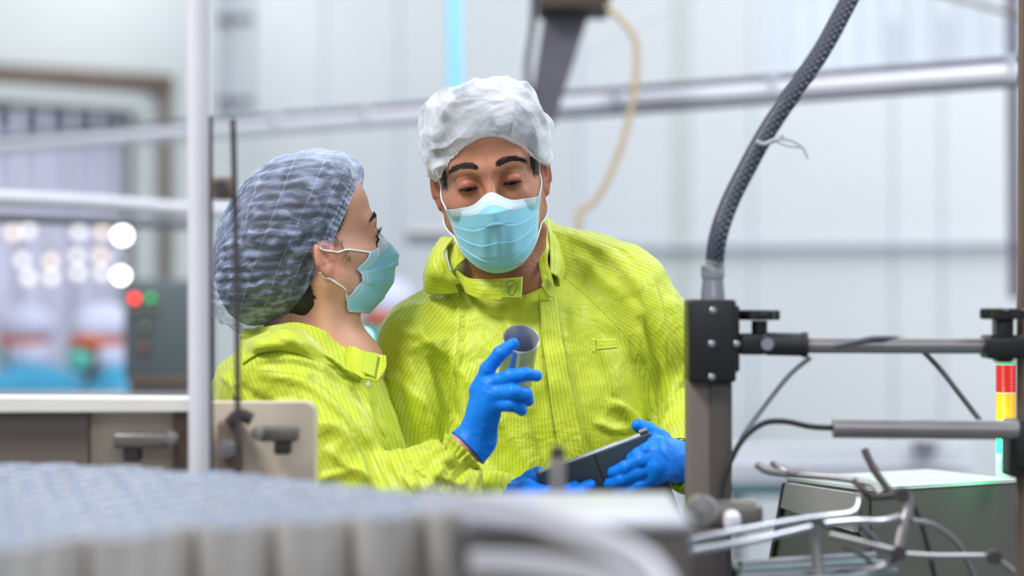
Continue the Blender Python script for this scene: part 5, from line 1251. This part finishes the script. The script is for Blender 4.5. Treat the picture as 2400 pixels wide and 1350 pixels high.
MB().lathe([(.011, -.012), (.012, 0), (.010, .010), (0, .011)], P(532, 1052, 2.885), 20, Matrix.Rotation(PI / 2, 3, 'X')).build('hinge_pin', M['steel_mid'], o)
MB().tube([PN(536, 996, 2.89), PN(560, 972, 2.89), PN(590, 984, 2.89)], .008, 10, sm=4).build('hinge_lever', M['dark_steel'], o)
# far worktable between the distant workers and the beige plate
tb_ = empty('work_table', tuple(P(200, 940, 6.2)), 'long pale steel worktable in front of the distant workers', 'table')
a = P(-200, 926, 6.2); b = P(470, 926, 6.2); MB().box(((a.x + b.x) / 2, 6.33, a.z - .02), (b.x - a.x, .26, .035), bev=.005).build('table_top', M['steel_mid'], tb_)
for x in (a.x + .1, b.x - .1):
    for y in (6.24, 6.42): MB().tube([(x, y, a.z - .04), (x, y, .0)], .018, 10, sm=1).build('leg', M['steel_mid'], tb_)
# canning line at the far right: rows of cans
def can_mesh(r, h, mat='tin', n=24):
    m = MB().lathe([(0, 0), (r * .94, 0), (r, .002), (r, h - .003), (r * 1.03, h - .0015), (r * 1.03, h), (r * .95, h)], (0, 0, 0), n); return m
def lid_mesh(r, h, n=24): return MB().lathe([(r * .95, h), (r * .93, h - .0035), (r * .6, h - .003), (r * .55, h - .002), (0, h - .002)], (0, 0, 0), n)
fb = empty('far_conveyor', (1.05, 7.6, 0), 'far pale conveyor stacked with rows of small cans at the right', 'conveyor')
zb = P(2000, 1118, 7.4).z
for i, (y, px0, px1) in enumerate(((1118, 1690, 2290), (1078, 1700, 2290))):
    a = P(px0, y, 7.4); b = P(px1, y, 7.4); MB().box(((a.x + b.x) / 2, 7.52, a.z - .008), (b.x - a.x, .26, .012), bev=.002).build('belt', M['pipe'], fb)
    MB().tube([(a.x, 7.38, a.z + .035), (b.x, 7.38, a.z + .035)], .004, 8, sm=1).build('guide_rail', M['pipe'], fb)
MB().pbox(1700, 1128, 2290, 1165, 7.4, .2).build('side_panel', plain('teal_panel', col(84, 116, 128), .5), fb)
for x in (.70, 1.05, 1.40):
    MB().tube([(x, 7.52, zb), (x, 7.52, 0)], .02, 10, sm=1).build('leg', M['steel_mid'], fb)
proto = None; ORD = ['first', 'second', 'third', 'fourth', 'fifth', 'sixth', 'seventh', 'eighth', 'ninth', 'tenth', 'eleventh', 'twelfth', 'thirteenth', 'fourteenth', 'fifteenth', 'sixteenth', 'seventeenth', 'eighteenth', 'nineteenth', 'twentieth']
for row, (y, px0, px1) in enumerate(((1118, 1692, 2285), (1078, 1702, 2285))):
    a = P(px0, y, 7.4); b = P(px1, y, 7.4); n = int((b.x - a.x) / .047)
    for j in range(2):
        for i in range(n):
            x = a.x + .024 + i * .047 + (j * .5) * .04; loc_ = (x, 7.43 + j * .048 + RNG.uniform(-.002, .002), a.z - .002)
            if proto is None:
                proto = can_mesh(.0215, .042, n=16).build('can', M['tin_far']); pl = lid_mesh(.0215, .042, 16).build('lid', M['tin_far'], proto); o = proto
            else:
                o = proto.copy(); C.objects.link(o); c2 = pl.copy(); C.objects.link(c2); c2.parent = o
            o.location = loc_; tag(o, 'small far can, %s from the left, %s line of the %s conveyor shelf' % (ORD[i], 'back' if j else 'front', 'upper' if row else 'lower'), 'can', 'cans on the %s shelf of the far conveyor' % ('upper' if row else 'lower'))
o = MB().pbox(2150, 1036, 2196, 1066, 7.3, .1).build('junction_box', M['pipe_dark']); tag(o, 'small grey box on top of the far conveyor cans', 'box')
MB().pbox(2154, 1042, 2190, 1050, 7.29, .02, .002).build('box_cover', M['seam'], o)
# ---------------------------------------------------------------- right: sensor stand
YS = 3.02
st = empty('sensor_stand', tuple(P(1664, 1400, YS)), 'taupe square steel stand carrying the black sensor block', 'stand')
MB().pbox(1612, 880, 1716, 3352, YS, .058, .004).build('square_post', M['taupe'], st)
MB().pbox(1664, 890, 1716, 3352, YS - .006, .012, .002).build('side_channel', plain('dark_taupe', col(74, 70, 68), .5, .2), st)
bk = empty('sensor_block', tuple(P(1673, 895, YS)), 'black bolted block on the stand under the braided hose', 'sensor housing')
MB().pbox(1614, 702, 1726, 896, YS - .02, .085, .004).build('block_body', M['black'], bk)
MB().pbox(1712, 716, 1734, 872, YS - .012, .06, .003).build('block_side_plate', M['black'], bk)
for (x, y) in ((1671, 728), (1668, 806), (1668, 884), (1727, 806)):
    MB().lathe([(.0042, -.004), (.0042, .002), (.002, .0035), (0, .0036)], P(x, y, YS - .021), 16, Matrix.Rotation(PI / 2, 3, 'X')).build('bolt', M['steel'], bk)
MB().lathe([(.0075, 0), (.0078, .004), (0, .004)], P(1798, 806, YS - .04), 20, Matrix.Rotation(PI / 2, 3, 'X')).build('level_disc', M['steel'], bk)
def knob(nm, px, py, Y, w_, h, parent):
    m = MB(); c = P(px, py, Y); n = 30; V = []
    for z in (0, h * .15, h * .85, h):
        rr = w_ * (.94 if z in (0, h) else 1)
        for k in range(n * 2): a = PI * k / n; r_ = rr * (1 + .10 * math.cos(6 * a)); V.append((c.x + r_ * math.cos(a), c.y + r_ * math.sin(a), c.z + z))
    N2 = n * 2; m.add(V, [(i * N2 + k, i * N2 + (k + 1) % N2, (i + 1) * N2 + (k + 1) % N2, (i + 1) * N2 + k) for i in range(3) for k in range(N2)] + [list(range(N2))[::-1], [3 * N2 + k for k in range(N2)]])
    return m.build(nm, M['black'], parent)
cl = empty('rod_clamp', tuple(P(1790, 830, YS)), 'black clamp with star knob joining the block to the steel rod', 'clamp')
MB().pbox(1732, 782, 1800, 832, YS - .012, .045, .005).build('clamp_body', M['black'], cl)
MB().tube([PN(1796, 806, YS + .01), PN(1892, 808, YS + .01)], .0145, 24, sm=1).build('clamp_sleeve', M['black_soft'], cl)
MB().tube([PN(1880, 808, YS + .01), PN(1892, 808, YS + .01)], .0160, 24, sm=1).build('clamp_collar', M['black_soft'], cl)
knob('star_knob', 1780, 750, YS + .01, .0235, .0125, cl); MB().tube([PN(1780, 752, YS + .01), PN(1780, 790, YS + .01)], .010, 16, sm=1).build('knob_stem', M['black'], cl)
pipe('cross_rod', [(1880, 809, YS + .01), (2345, 811, YS + .01)], .0100, 'steel_mid', 'brushed steel rod running right from the black clamp', 'rod', n=24)
c2 = empty('rod_clamp', tuple(P(2350, 860, YS)), 'black clamp with knob on the pole at the right edge, upper', 'clamp')
MB().pbox(2313, 786, 2440, 842, YS - .02, .055, .006).build('clamp_body', M['black'], c2)
MB().pbox(2336, 740, 2378, 850, YS - .015, .035, .005).build('clamp_jaw', M['black'], c2)
knob('star_knob', 2358, 748, YS + .0, .030, .0135, c2)
pipe('dark_pole', [(2397, -60, 3.06), (2394, 700, 3.06), (2386, 3318, 3.06)], .0062, 'brown_steel', 'thin dark vertical pole at the right edge of the view', 'pole', n=20)
c3 = empty('rod_clamp', tuple(P(2390, 1120, YS)), 'black clamp low on the pole at the right edge, beside the green light', 'clamp')
MB().pbox(2368, 985, 2460, 1120, YS - .02, .06, .006).build('clamp_body', M['black'], c3); MB().pbox(2385, 1000, 2450, 1100, YS - .03, .02, .004).build('clamp_jaw', M['black'], c3)
lr = pipe('lower_rod', [(1952, 1003, YS - .02), (2385, 1008, YS - .02)], .0122, 'steel_mid', 'thick steel rod below the cross rod, its end fed by a cable', 'rod', n=24)
pipe('sensor_cable', [(1955, 1003, YS - .02), (1900, 1000, YS - .02), (1840, 988, YS - .02), (1790, 992, YS - .02), (1745, 1025, YS - .02), (1715, 1075, YS - .02), (1695, 1130, YS - .02), (1688, 1190, YS - .02)], .0036, 'black_soft', 'dark cable curving from the lower rod end down the stand', 'cable', sm=6)
pipe('sensor_cable', [(1900, 838, YS + .02), (1850, 880, YS + .03), (1790, 955, YS + .03), (1750, 1010, YS + .02), (1722, 1060, YS)], .0032, 'seam', 'pale thin cable running down left from the clamp collar', 'cable', sm=6)
pipe('sensor_cable', [(1955, 812, YS), (2010, 800, YS - .005), (2060, 792, YS), (2130, 800, YS + .02), (2190, 850, YS + .05), (2250, 925, YS + .05), (2300, 990, YS + .04)], .0034, 'grey_cable', 'grey cable draped over the cross rod and down to the lower rod', 'cable', sm=6)
# braided hose
hz = NT('braided_hose'); wv = hz.node('ShaderNodeTexWave', {'Vector': hz.mapped((1, 1, 1), (0, .6, .5)), 'Scale': 60.0, 'Distortion': .5}).outputs['Fac']; wv2 = hz.node('ShaderNodeTexWave', {'Vector': hz.mapped((1, 1, 1), (0, -.9, .5)), 'Scale': 60.0, 'Distortion': .5}).outputs['Fac']
hh = hz.math('MULTIPLY', wv, wv2); hz.P(Base_Color=hz.mix(hh, col(34, 40, 56), col(96, 106, 126)), Roughness=.5, Coat_Weight=.08); hz.bump(hh, .7, .002)
ho = empty('hose', tuple(P(1672, 700, YS)), 'dark braided hose arching up from the black block to the top edge', 'hose')
hp_ = [PN(*q) for q in [(2035, -90, 3.12), (1985, 10, 3.10), (1925, 120, 3.08), (1860, 215, 3.06), (1800, 305, 3.05), (1750, 395, 3.04), (1708, 480, 3.03), (1682, 560, 3.02), (1672, 645, YS + .01)]]
MB().tube(hp_, .0118, 28, sm=8).build('hose_sleeve', hz.m, ho)
cs_ = NT('clear_sleeve'); cs_.P(Base_Color=(.9, .92, .95, 1), Roughness=.12, Alpha=.22); MB().tube([hp_[-1], hp_[-1] + (hp_[-2] - hp_[-1]) * .45], .0140, 28, sm=8, capped=False).build('clear_sleeve', cs_.m, ho)
MB().lathe([(.0155, 0), (.0150, .010), (.0135, .022), (.0135, .026), (.0150, .027), (.0150, .042), (.012, .044), (0, .044)], P(1671, 702, YS + .01), 32).build('hose_fitting', M['steel'], ho)
zt_ = MB().tube([PN(x, y, 3.035) for x, y in [(1772, 332), (1790, 338), (1812, 330), (1836, 318)]], .0030, 8, sm=5); zo = zt_.build('cable_tie', M['seam'], None); tag(zo, 'pale cable tie wrapped round the middle of the braided hose', 'cable tie')
MB().tube([PN(x, y, 3.03) for x, y in [(1815, 328), (1850, 328), (1880, 345), (1893, 372)]], .0016, 8, sm=5).build('tie_tail', M['seam'], zo); MB().tube([PN(x, y, 3.03) for x, y in [(1815, 330), (1845, 342), (1880, 345)]], .0012, 8, sm=5).build('tie_tail', M['seam'], zo)
# ---------------------------------------------------------------- stainless housing with the signal tower
hN = PN(2045, 1150, 3.50); hR = PN(2385, 1129, 3.67); hL = PN(1845, 1124, 3.72); hF = hL + hR - hN; dn = np.array((0, 0, -hN[2])); ins = lambda p, k: p
hs = empty('machine_housing', (float(hN[0]), float(hN[1]), 0.0), 'grey stainless housing with sloped end panel, lit green on top', 'machine housing')
spl = np.array((-.055, -.02, 0))
MB().add([hN, hR, hF, hL, hN + dn, hR + dn, hF + dn, hL + dn], [(0, 1, 2, 3), (4, 5, 6, 7), (0, 1, 5, 4), (1, 2, 6, 5), (2, 3, 7, 6), (3, 0, 4, 7)]).build('housing_body', M['machine'], hs, smooth=False)
up = np.array((0, 0, .004)); e1 = (hR - hN) / np.linalg.norm(hR - hN); e2 = (hL - hN) / np.linalg.norm(hL - hN); e2[2] = 0
o1 = [hN - e1 * .002 - e2 * .002, hR - e2 * .002, hF, hL - e1 * .002]
MB().add([p + up for p in o1] + [p - up * .2 for p in o1], [(0, 1, 2, 3), (4, 5, 6, 7), (0, 1, 5, 4), (1, 2, 6, 5), (2, 3, 7, 6), (3, 0, 4, 7)]).build('top_lid', M['machine_top'], hs, smooth=False)
def endp(nm, uv, off, mat, th=.01, **kw):   # panels on the left end face: u from near corner to far corner, v down in metres
    nrm = np.cross(hL - hN, (0, 0, 1.0)); nrm /= np.linalg.norm(nrm); nrm = nrm if nrm[1] < 0 else -nrm; L = np.linalg.norm(hL - hN)
    P_ = [hN + (hL - hN) * u + np.array((0, 0, -v_)) + nrm * off for u, v_ in uv]; n = len(P_)
    return MB().add(P_ + [p + nrm * th for p in P_], [list(range(n)), [n + i for i in range(n)][::-1]] + [[i, (i + 1) % n, n + (i + 1) % n, n + i] for i in range(n)]).build(nm, mat, hs, **kw)
endp('end_panel', [(.02, .01), (.88, .006), (1.0, .03), (1.30, .24), (1.30, 1.12), (.02, 1.12)], .001, M['machine'], .012, smooth=False)
endp('end_bar', [(.05, .004), (.84, .002), (.90, .040), (.05, .060)], .014, plain('bright_housing_bar', col(168, 164, 166), .3, .5), .012, smooth=False)
endp('end_gasket', [(.90, .002), (.94, .004), (1.24, .22), (1.20, .22)], .014, M['black'], .004, smooth=False)
endp('panel_slot', [(.05, .064), (.86, .050), (.87, .054), (.05, .069)], .0145, M['black'], .001, smooth=False)
# signal tower
sx = P(2358, 1116, 3.62); R_ = .0152
tw_ = empty('signal_tower', tuple(sx), 'red, amber and green signal tower standing on the stainless housing', 'signal light')
def seg_(nm, z0, z1, mat, r=R_, parent=tw_): return MB().lathe([(0, z0), (r, z0), (r, z1), (0, z1)], sx, 36).build(nm, mat, parent, ang=40)
z = lambda y: (1116 - y) * 3.62 / F
bse = seg_('tower_base', 0, z(1062), M['white_tag']); seg_('green_lens', z(1062), z(1000), M['l_green']); seg_('amber_lens', z(998), z(922), M['l_amber']); seg_('red_lens', z(919), z(856), M['l_red'])
seg_('spacer_ring', z(1000), z(996), M['l_green'], R_ * 1.02); seg_('spacer_ring', z(922), z(919), M['white_tag'], R_ * 1.02); seg_('tower_cap', z(856), z(838), plain('pale_green_cap', col(150, 214, 176), .4), R_)
# round blue emblem with lines of print on the base
lm = plain('blue_print', col(36, 104, 160), .5); E = MB(); nE = 48
for k in range(nE):
    if 5 < k < 12 and False: continue
    a0 = 2 * PI * k / nE; a1 = 2 * PI * (k + 1) / nE; V = []
    for a in (a0, a1):
        for rr in (.0105, .0112):
            u = rr * math.cos(a) * .95; w_ = rr * math.sin(a) * 1.05; th = u / R_; V.append((sx.x + (R_ + .0002) * math.sin(th), sx.y - (R_ + .0002) * math.cos(th), sx.z + .0165 + w_))
    E.add(V, [(0, 2, 3, 1)])
em = E.build('round_emblem', lm, bse, smooth=False)
E = MB()
for (u0, u1, w0_, w1_) in ((-.006, -.001, .0075, .0086), (-.0075, -.002, .004, .0062), (-.007, .005, -.0008, .0002), (-.005, .004, -.0036, -.0028), (-.008, .008, -.0098, -.0082)):
    V = []; n = 8
    for w_ in (w0_, w1_):
        for k in range(n + 1): th = (u0 + (u1 - u0) * k / n) / R_; V.append((sx.x + (R_ + .0002) * math.sin(th), sx.y - (R_ + .0002) * math.cos(th), sx.z + .0165 + w_))
    E.add(V, [(k, k + 1, n + 2 + k, n + 1 + k) for k in range(n)])
E.build('emblem_print', lm, em, smooth=False)
gl_ = bpy.data.lights.new('tower_glow', 'POINT'); gl_.energy = .5; gl_.color = (.05, 1, .35); gl_.shadow_soft_size = .02; go_ = bpy.data.objects.new('tower_glow', gl_); C.objects.link(go_); go_.location = (sx.x - .03, sx.y - .03, sx.z + z(1040))
# ---------------------------------------------------------------- wire guide rails of the near line
wr = empty('wire_guide', tuple(P(1950, 1330, 2.9)), 'tangle of bent steel guide wires in front of the stainless housing', 'wire guide')
def wire(pts, r=.0038, mat='steel_mid', nm='guide_wire'): return MB().tube([PN(*p) for p in pts], r, 12, sm=6).build(nm, M[mat], wr)
wire([(1618, 1268, 2.70), (1700, 1250, 2.75), (1850, 1222, 2.82), (1940, 1210, 2.86), (1998, 1200, 2.88), (2010, 1165, 2.9)], .0045, 'steel'); wire([(1622, 1292, 2.68), (1750, 1270, 2.75), (1898, 1236, 2.82)], .0045, 'steel')
wire([(1772, 1088, 3.0), (1800, 1104, 3.0), (1860, 1112, 3.0), (1960, 1120, 2.98), (2040, 1135, 2.96), (2062, 1158, 2.95)], .0046); wire([(1812, 1086, 3.02), (1845, 1105, 3.0), (1900, 1113, 3.0)], .0046)
wire([(2026, 1054, 2.98), (2045, 1094, 2.97), (2070, 1132, 2.96), (2096, 1164, 2.95)], .0048, 'dark_steel'); wire([(2000, 1126, 2.96), (2025, 1150, 2.95), (2050, 1165, 2.95), (2110, 1158, 2.94)], .0042, 'dark_steel')
wire([(2122, 1158, 2.90), (2128, 1190, 2.90), (2110, 1250, 2.89), (2100, 1310, 2.88)], .0068, 'steel_mid', 'clamp_bar')
wire([(1930, 1228, 2.84), (2000, 1222, 2.86), (2065, 1222, 2.88), (2108, 1212, 2.89)], .0048, 'steel'); wire([(1942, 1254, 2.84), (2010, 1270, 2.85), (2090, 1290, 2.86), (2105, 1294, 2.87)], .0044)
wire([(2135, 1220, 2.9), (2190, 1232, 2.92), (2240, 1270, 2.94), (2268, 1320, 2.96), (2290, 1370, 2.98)], .0036); wire([(2120, 1300, 2.88), (2200, 1304, 2.9), (2300, 1304, 2.92), (2330, 1308, 2.92), (2375, 1340, 2.93)], .0042)
wire([(2136, 1175, 2.93), (2158, 1225, 2.93), (2176, 1290, 2.93), (2195, 1370, 2.93)], .0030, 'black_soft', 'wire_lead'); wire([(1995, 1210, 2.92), (2040, 1252, 2.92), (2070, 1288, 2.92)], .0030, 'grey_cable', 'wire_lead')
wire([(1908, 1225, 2.85), (1912, 1270, 2.85), (1922, 1370, 2.84)], .0070, 'steel_mid', 'clamp_bar'); wire([(2015, 1160, 2.9), (2000, 1190, 2.89), (1996, 1205, 2.88)], .0045, 'steel_mid', 'clamp_bar')
wire([(1990, 1360, 2.84), (2050, 1335, 2.85), (2100, 1318, 2.87)], .0060, 'steel_mid'); wire([(1978, 1282, 2.86), (2020, 1300, 2.87), (2050, 1328, 2.88)], .0030, 'grey_cable', 'wire_lead')
for (x, y) in ((2114, 1160), (1910, 1222), (1980, 1350), (2330, 1306), (2106, 1296)): MB().lathe([(0, -.008), (.0085, -.008), (.0085, .008), (0, .008)], P(x, y, 2.86), 12, Matrix.Rotation(PI / 2, 3, 'X')).build('clamp_bolt', M['dark_steel'], wr)
# tray of the near line, right
tr_ = empty('line_bed', tuple(P(1900, 1360, 2.9)), 'teal-grey slatted bed of the near line under the guide wires', 'conveyor bed')
a = PN(1735, 1322, 2.85); b = PN(2060, 1300, 3.1); 
for k in range(5):
    y0 = 1310 + k * 16; MB().tube([PN(1735, y0 + 12, 2.9 - k * .05), PN(2050, y0 - 8, 3.0 - k * .05)], .0046, 10, sm=1).build('bed_slat', M['steel'] if k % 2 == 0 else plain('teal_slat', col(120, 142, 146), .4, .3), tr_)
MB().pbox(1720, 1335, 2110, 3350, 3.02, .12).build('bed_side', plain('teal_side', col(96, 112, 116), .5, .2), tr_)
jb = empty('bracket_block', tuple(P(1640, 1230, 2.8)), 'grey bracket block with a round knob at the foot of the stand', 'bracket')
MB().pbox(1618, 1178, 1790, 1245, 2.93, .06, .01).build('bracket_body', M['grey_steel'], jb); MB().lathe([(.017, -.02), (.020, 0), (.017, .018), (0, .02)], P(1642, 1196, 2.84), 28, Matrix.Rotation(PI / 2, 3, 'X')).build('round_knob', M['steel_mid'], jb)
MB().pbox(1700, 1200, 1738, 1250, 2.88, .04, .008).build('bracket_hook', M['pipe'], jb)
MB().pbox(1612, 1245, 1700, 3480, 2.88, .08, .006).build('bracket_foot', M['dark_steel'], jb)
# ---------------------------------------------------------------- foreground: cans crowding the near line, heavily out of focus
cz = CAMZ - .200                              # height of the can tops
R0, H0 = .0222, .095
protoF = can_mesh(R0, H0, n=32).build('can', M['tin']); lidF = lid_mesh(R0, H0, 32).build('lid', M['tin_lid'], protoF); first = True
pit = .0478; ordn = ['first', 'second', 'third', 'fourth', 'fifth', 'sixth', 'seventh', 'eighth', 'ninth', 'tenth', 'eleventh', 'twelfth', 'thirteenth', 'fourteenth', 'fifteenth', 'sixteenth', 'seventeenth', 'eighteenth', 'nineteenth', 'twentieth', 'twenty-first', 'twenty-second', 'twenty-third', 'twenty-fourth']
for r_ in range(24):
    Y = 1.84 + r_ * pit * .866; x = (-70 - 1200) * Y / F + (r_ % 2) * pit / 2; ci = 0
    while x < .1:
        px = 1200 + x * F / Y; yf = 1.88 + .29 * px / 1050; yb = 2.79 - .44 * (max(px, 0) / 1000) ** 1.5
        if yf < Y < yb and px < 1090:
            if first: o = protoF; first = False
            else:
                o = protoF.copy(); C.objects.link(o); l2 = lidF.copy(); C.objects.link(l2); l2.parent = o
            o.location = (x + RNG.uniform(-.0014, .0014), Y + RNG.uniform(-.0014, .0014), cz - H0 - RNG.uniform(0, .0006)); ci += 1
            tag(o, 'blurred foreground tin can, %s from the left in the %s row' % (ordn[ci - 1], 'nearest' if r_ < 2 and False else ordn[r_]), 'can', 'foreground cans, %s row' % ordn[r_])
        x += pit
bl = empty('near_conveyor', (-.35, 2.3, 0), 'steel conveyor carrying the crowd of cans in the foreground', 'conveyor')
MB().prism([(0, 0), (1, 0), (1, 1), (0, 1)], 1, 1) if False else None
zb_ = cz - H0 - .0012
def slab(nm, pts, z0, z1, mat, parent, **kw):
    n = len(pts); V = [(x, y, z1) for x, y in pts] + [(x, y, z0) for x, y in pts]
    return MB().add(V, [list(range(n)), [n + i for i in range(n)][::-1]] + [[i, (i + 1) % n, n + (i + 1) % n, n + i] for i in range(n)]).build(nm, mat, parent, **kw)
belt_poly = [(-.62, 1.80), (-.40, 1.82), (-.03, 2.06), (-.03, 2.46), (-.25, 2.72), (-.66, 2.86)]
slab('belt', belt_poly, zb_ - .014, zb_, M['grey_steel'], bl, smooth=False)
MB().tube([(-.62, 1.79, zb_ + .012), (-.40, 1.81, zb_ + .012), (-.03, 2.05, zb_ + .012)], .005, 10, sm=1).build('side_rail', M['steel_mid'], bl)
for x, y in ((-.58, 1.86), (-.08, 2.12), (-.10, 2.38), (-.58, 2.76)): MB().tube([(x, y, zb_ - .012), (x, y, 0)], .014, 12, sm=1).build('leg', M['steel_mid'], bl)
# pale steel deck at right of the cans, and the bent guide bands
YD = 2.06; zt0 = CAMZ - .198; Yb = .198 * F / (1157 - 675)
dk = empty('deck_housing', (.06, 2.2, 0), 'pale brushed steel deck box beside the foreground cans', 'machine housing')
x0 = (1085 - 1200) * YD / F; x1 = (1620 - 1200) * YD / F
dpl = plain('pale_deck_steel', col(206, 206, 218), .32, .3, .06, 10)
MB().box(((x0 + x1) / 2, (YD + Yb) / 2, zt0 - .004), (x1 - x0, Yb - YD, .010), bev=.004).build('deck_top', dpl, dk)
MB().box(((x0 + x1) / 2, YD + .02, zt0 - .20), (x1 - x0 - .004, .012, .38), bev=.003).build('deck_front', M['grey_steel'], dk)
MB().box((x1 - .008, (YD + Yb) / 2, zt0 - .20), (.012, Yb - YD - .02, .38), bev=.003).build('deck_side', M['grey_steel'], dk)
for x in (x0 + .02, x1 - .02): MB().tube([(x, Yb - .03, zt0 - .30), (x, Yb - .03, 0)], .014, 12, sm=1).build('leg', M['steel_mid'], dk)
def bandw(nm, pts, h, th, mat, label):
    q = np.array(spline([PN(*p) for p in pts], 8)); V = []; T = np.gradient(q, axis=0); Nn = np.cross(T, (0, 0, 1.0)); Nn /= np.linalg.norm(Nn, axis=1)[:, None]
    for p, n_ in zip(q, Nn):
        for dz, s_ in ((-h / 2, -1), (-h / 2, 1), (h / 2, 1), (h / 2, -1)): V.append(p + n_ * th / 2 * s_ + np.array((0, 0, dz)))
    n = len(q); Fc = [[i * 4 + k, i * 4 + (k + 1) % 4, (i + 1) * 4 + (k + 1) % 4, (i + 1) * 4 + k] for i in range(n - 1) for k in range(4)] + [[0, 1, 2, 3], [(n - 1) * 4 + k for k in (3, 2, 1, 0)]]
    o = MB().add(V, Fc).build(nm, mat, None, ang=30); return tag(o, label, 'guide rail')
bandw('guide_band', [(1000, 1170, 2.12), (1100, 1182, 2.06), (1220, 1204, 2.00), (1340, 1240, 1.93), (1440, 1280, 1.86), (1515, 1325, 1.79), (1558, 1385, 1.72), (1570, 1450, 1.66)], .0185, .010, dpl, 'broad pale guide band sweeping down to the right in the foreground')
bandw('guide_band', [(1110, 1312, 1.98), (1200, 1316, 1.95), (1320, 1332, 1.90), (1420, 1356, 1.84), (1500, 1400, 1.78)], .016, .010, dpl, 'lower pale guide band at the bottom edge of the foreground')
# upright bracket in front of the tablet
ub = MB().pbox(1290, 1048, 1324, 1075, 2.55, .012, .002); o = ub.build('upright_bracket', M['dark_steel']); tag(o, 'small dark blurred bracket standing in front of the tablet', 'bracket')
MB().pbox(1288, 1072, 1326, 1400, 2.55, .010, .002).build('bracket_leg', plain('dusty_glass_strip', col(150, 148, 148), .4, .3, Alpha=.75), o)
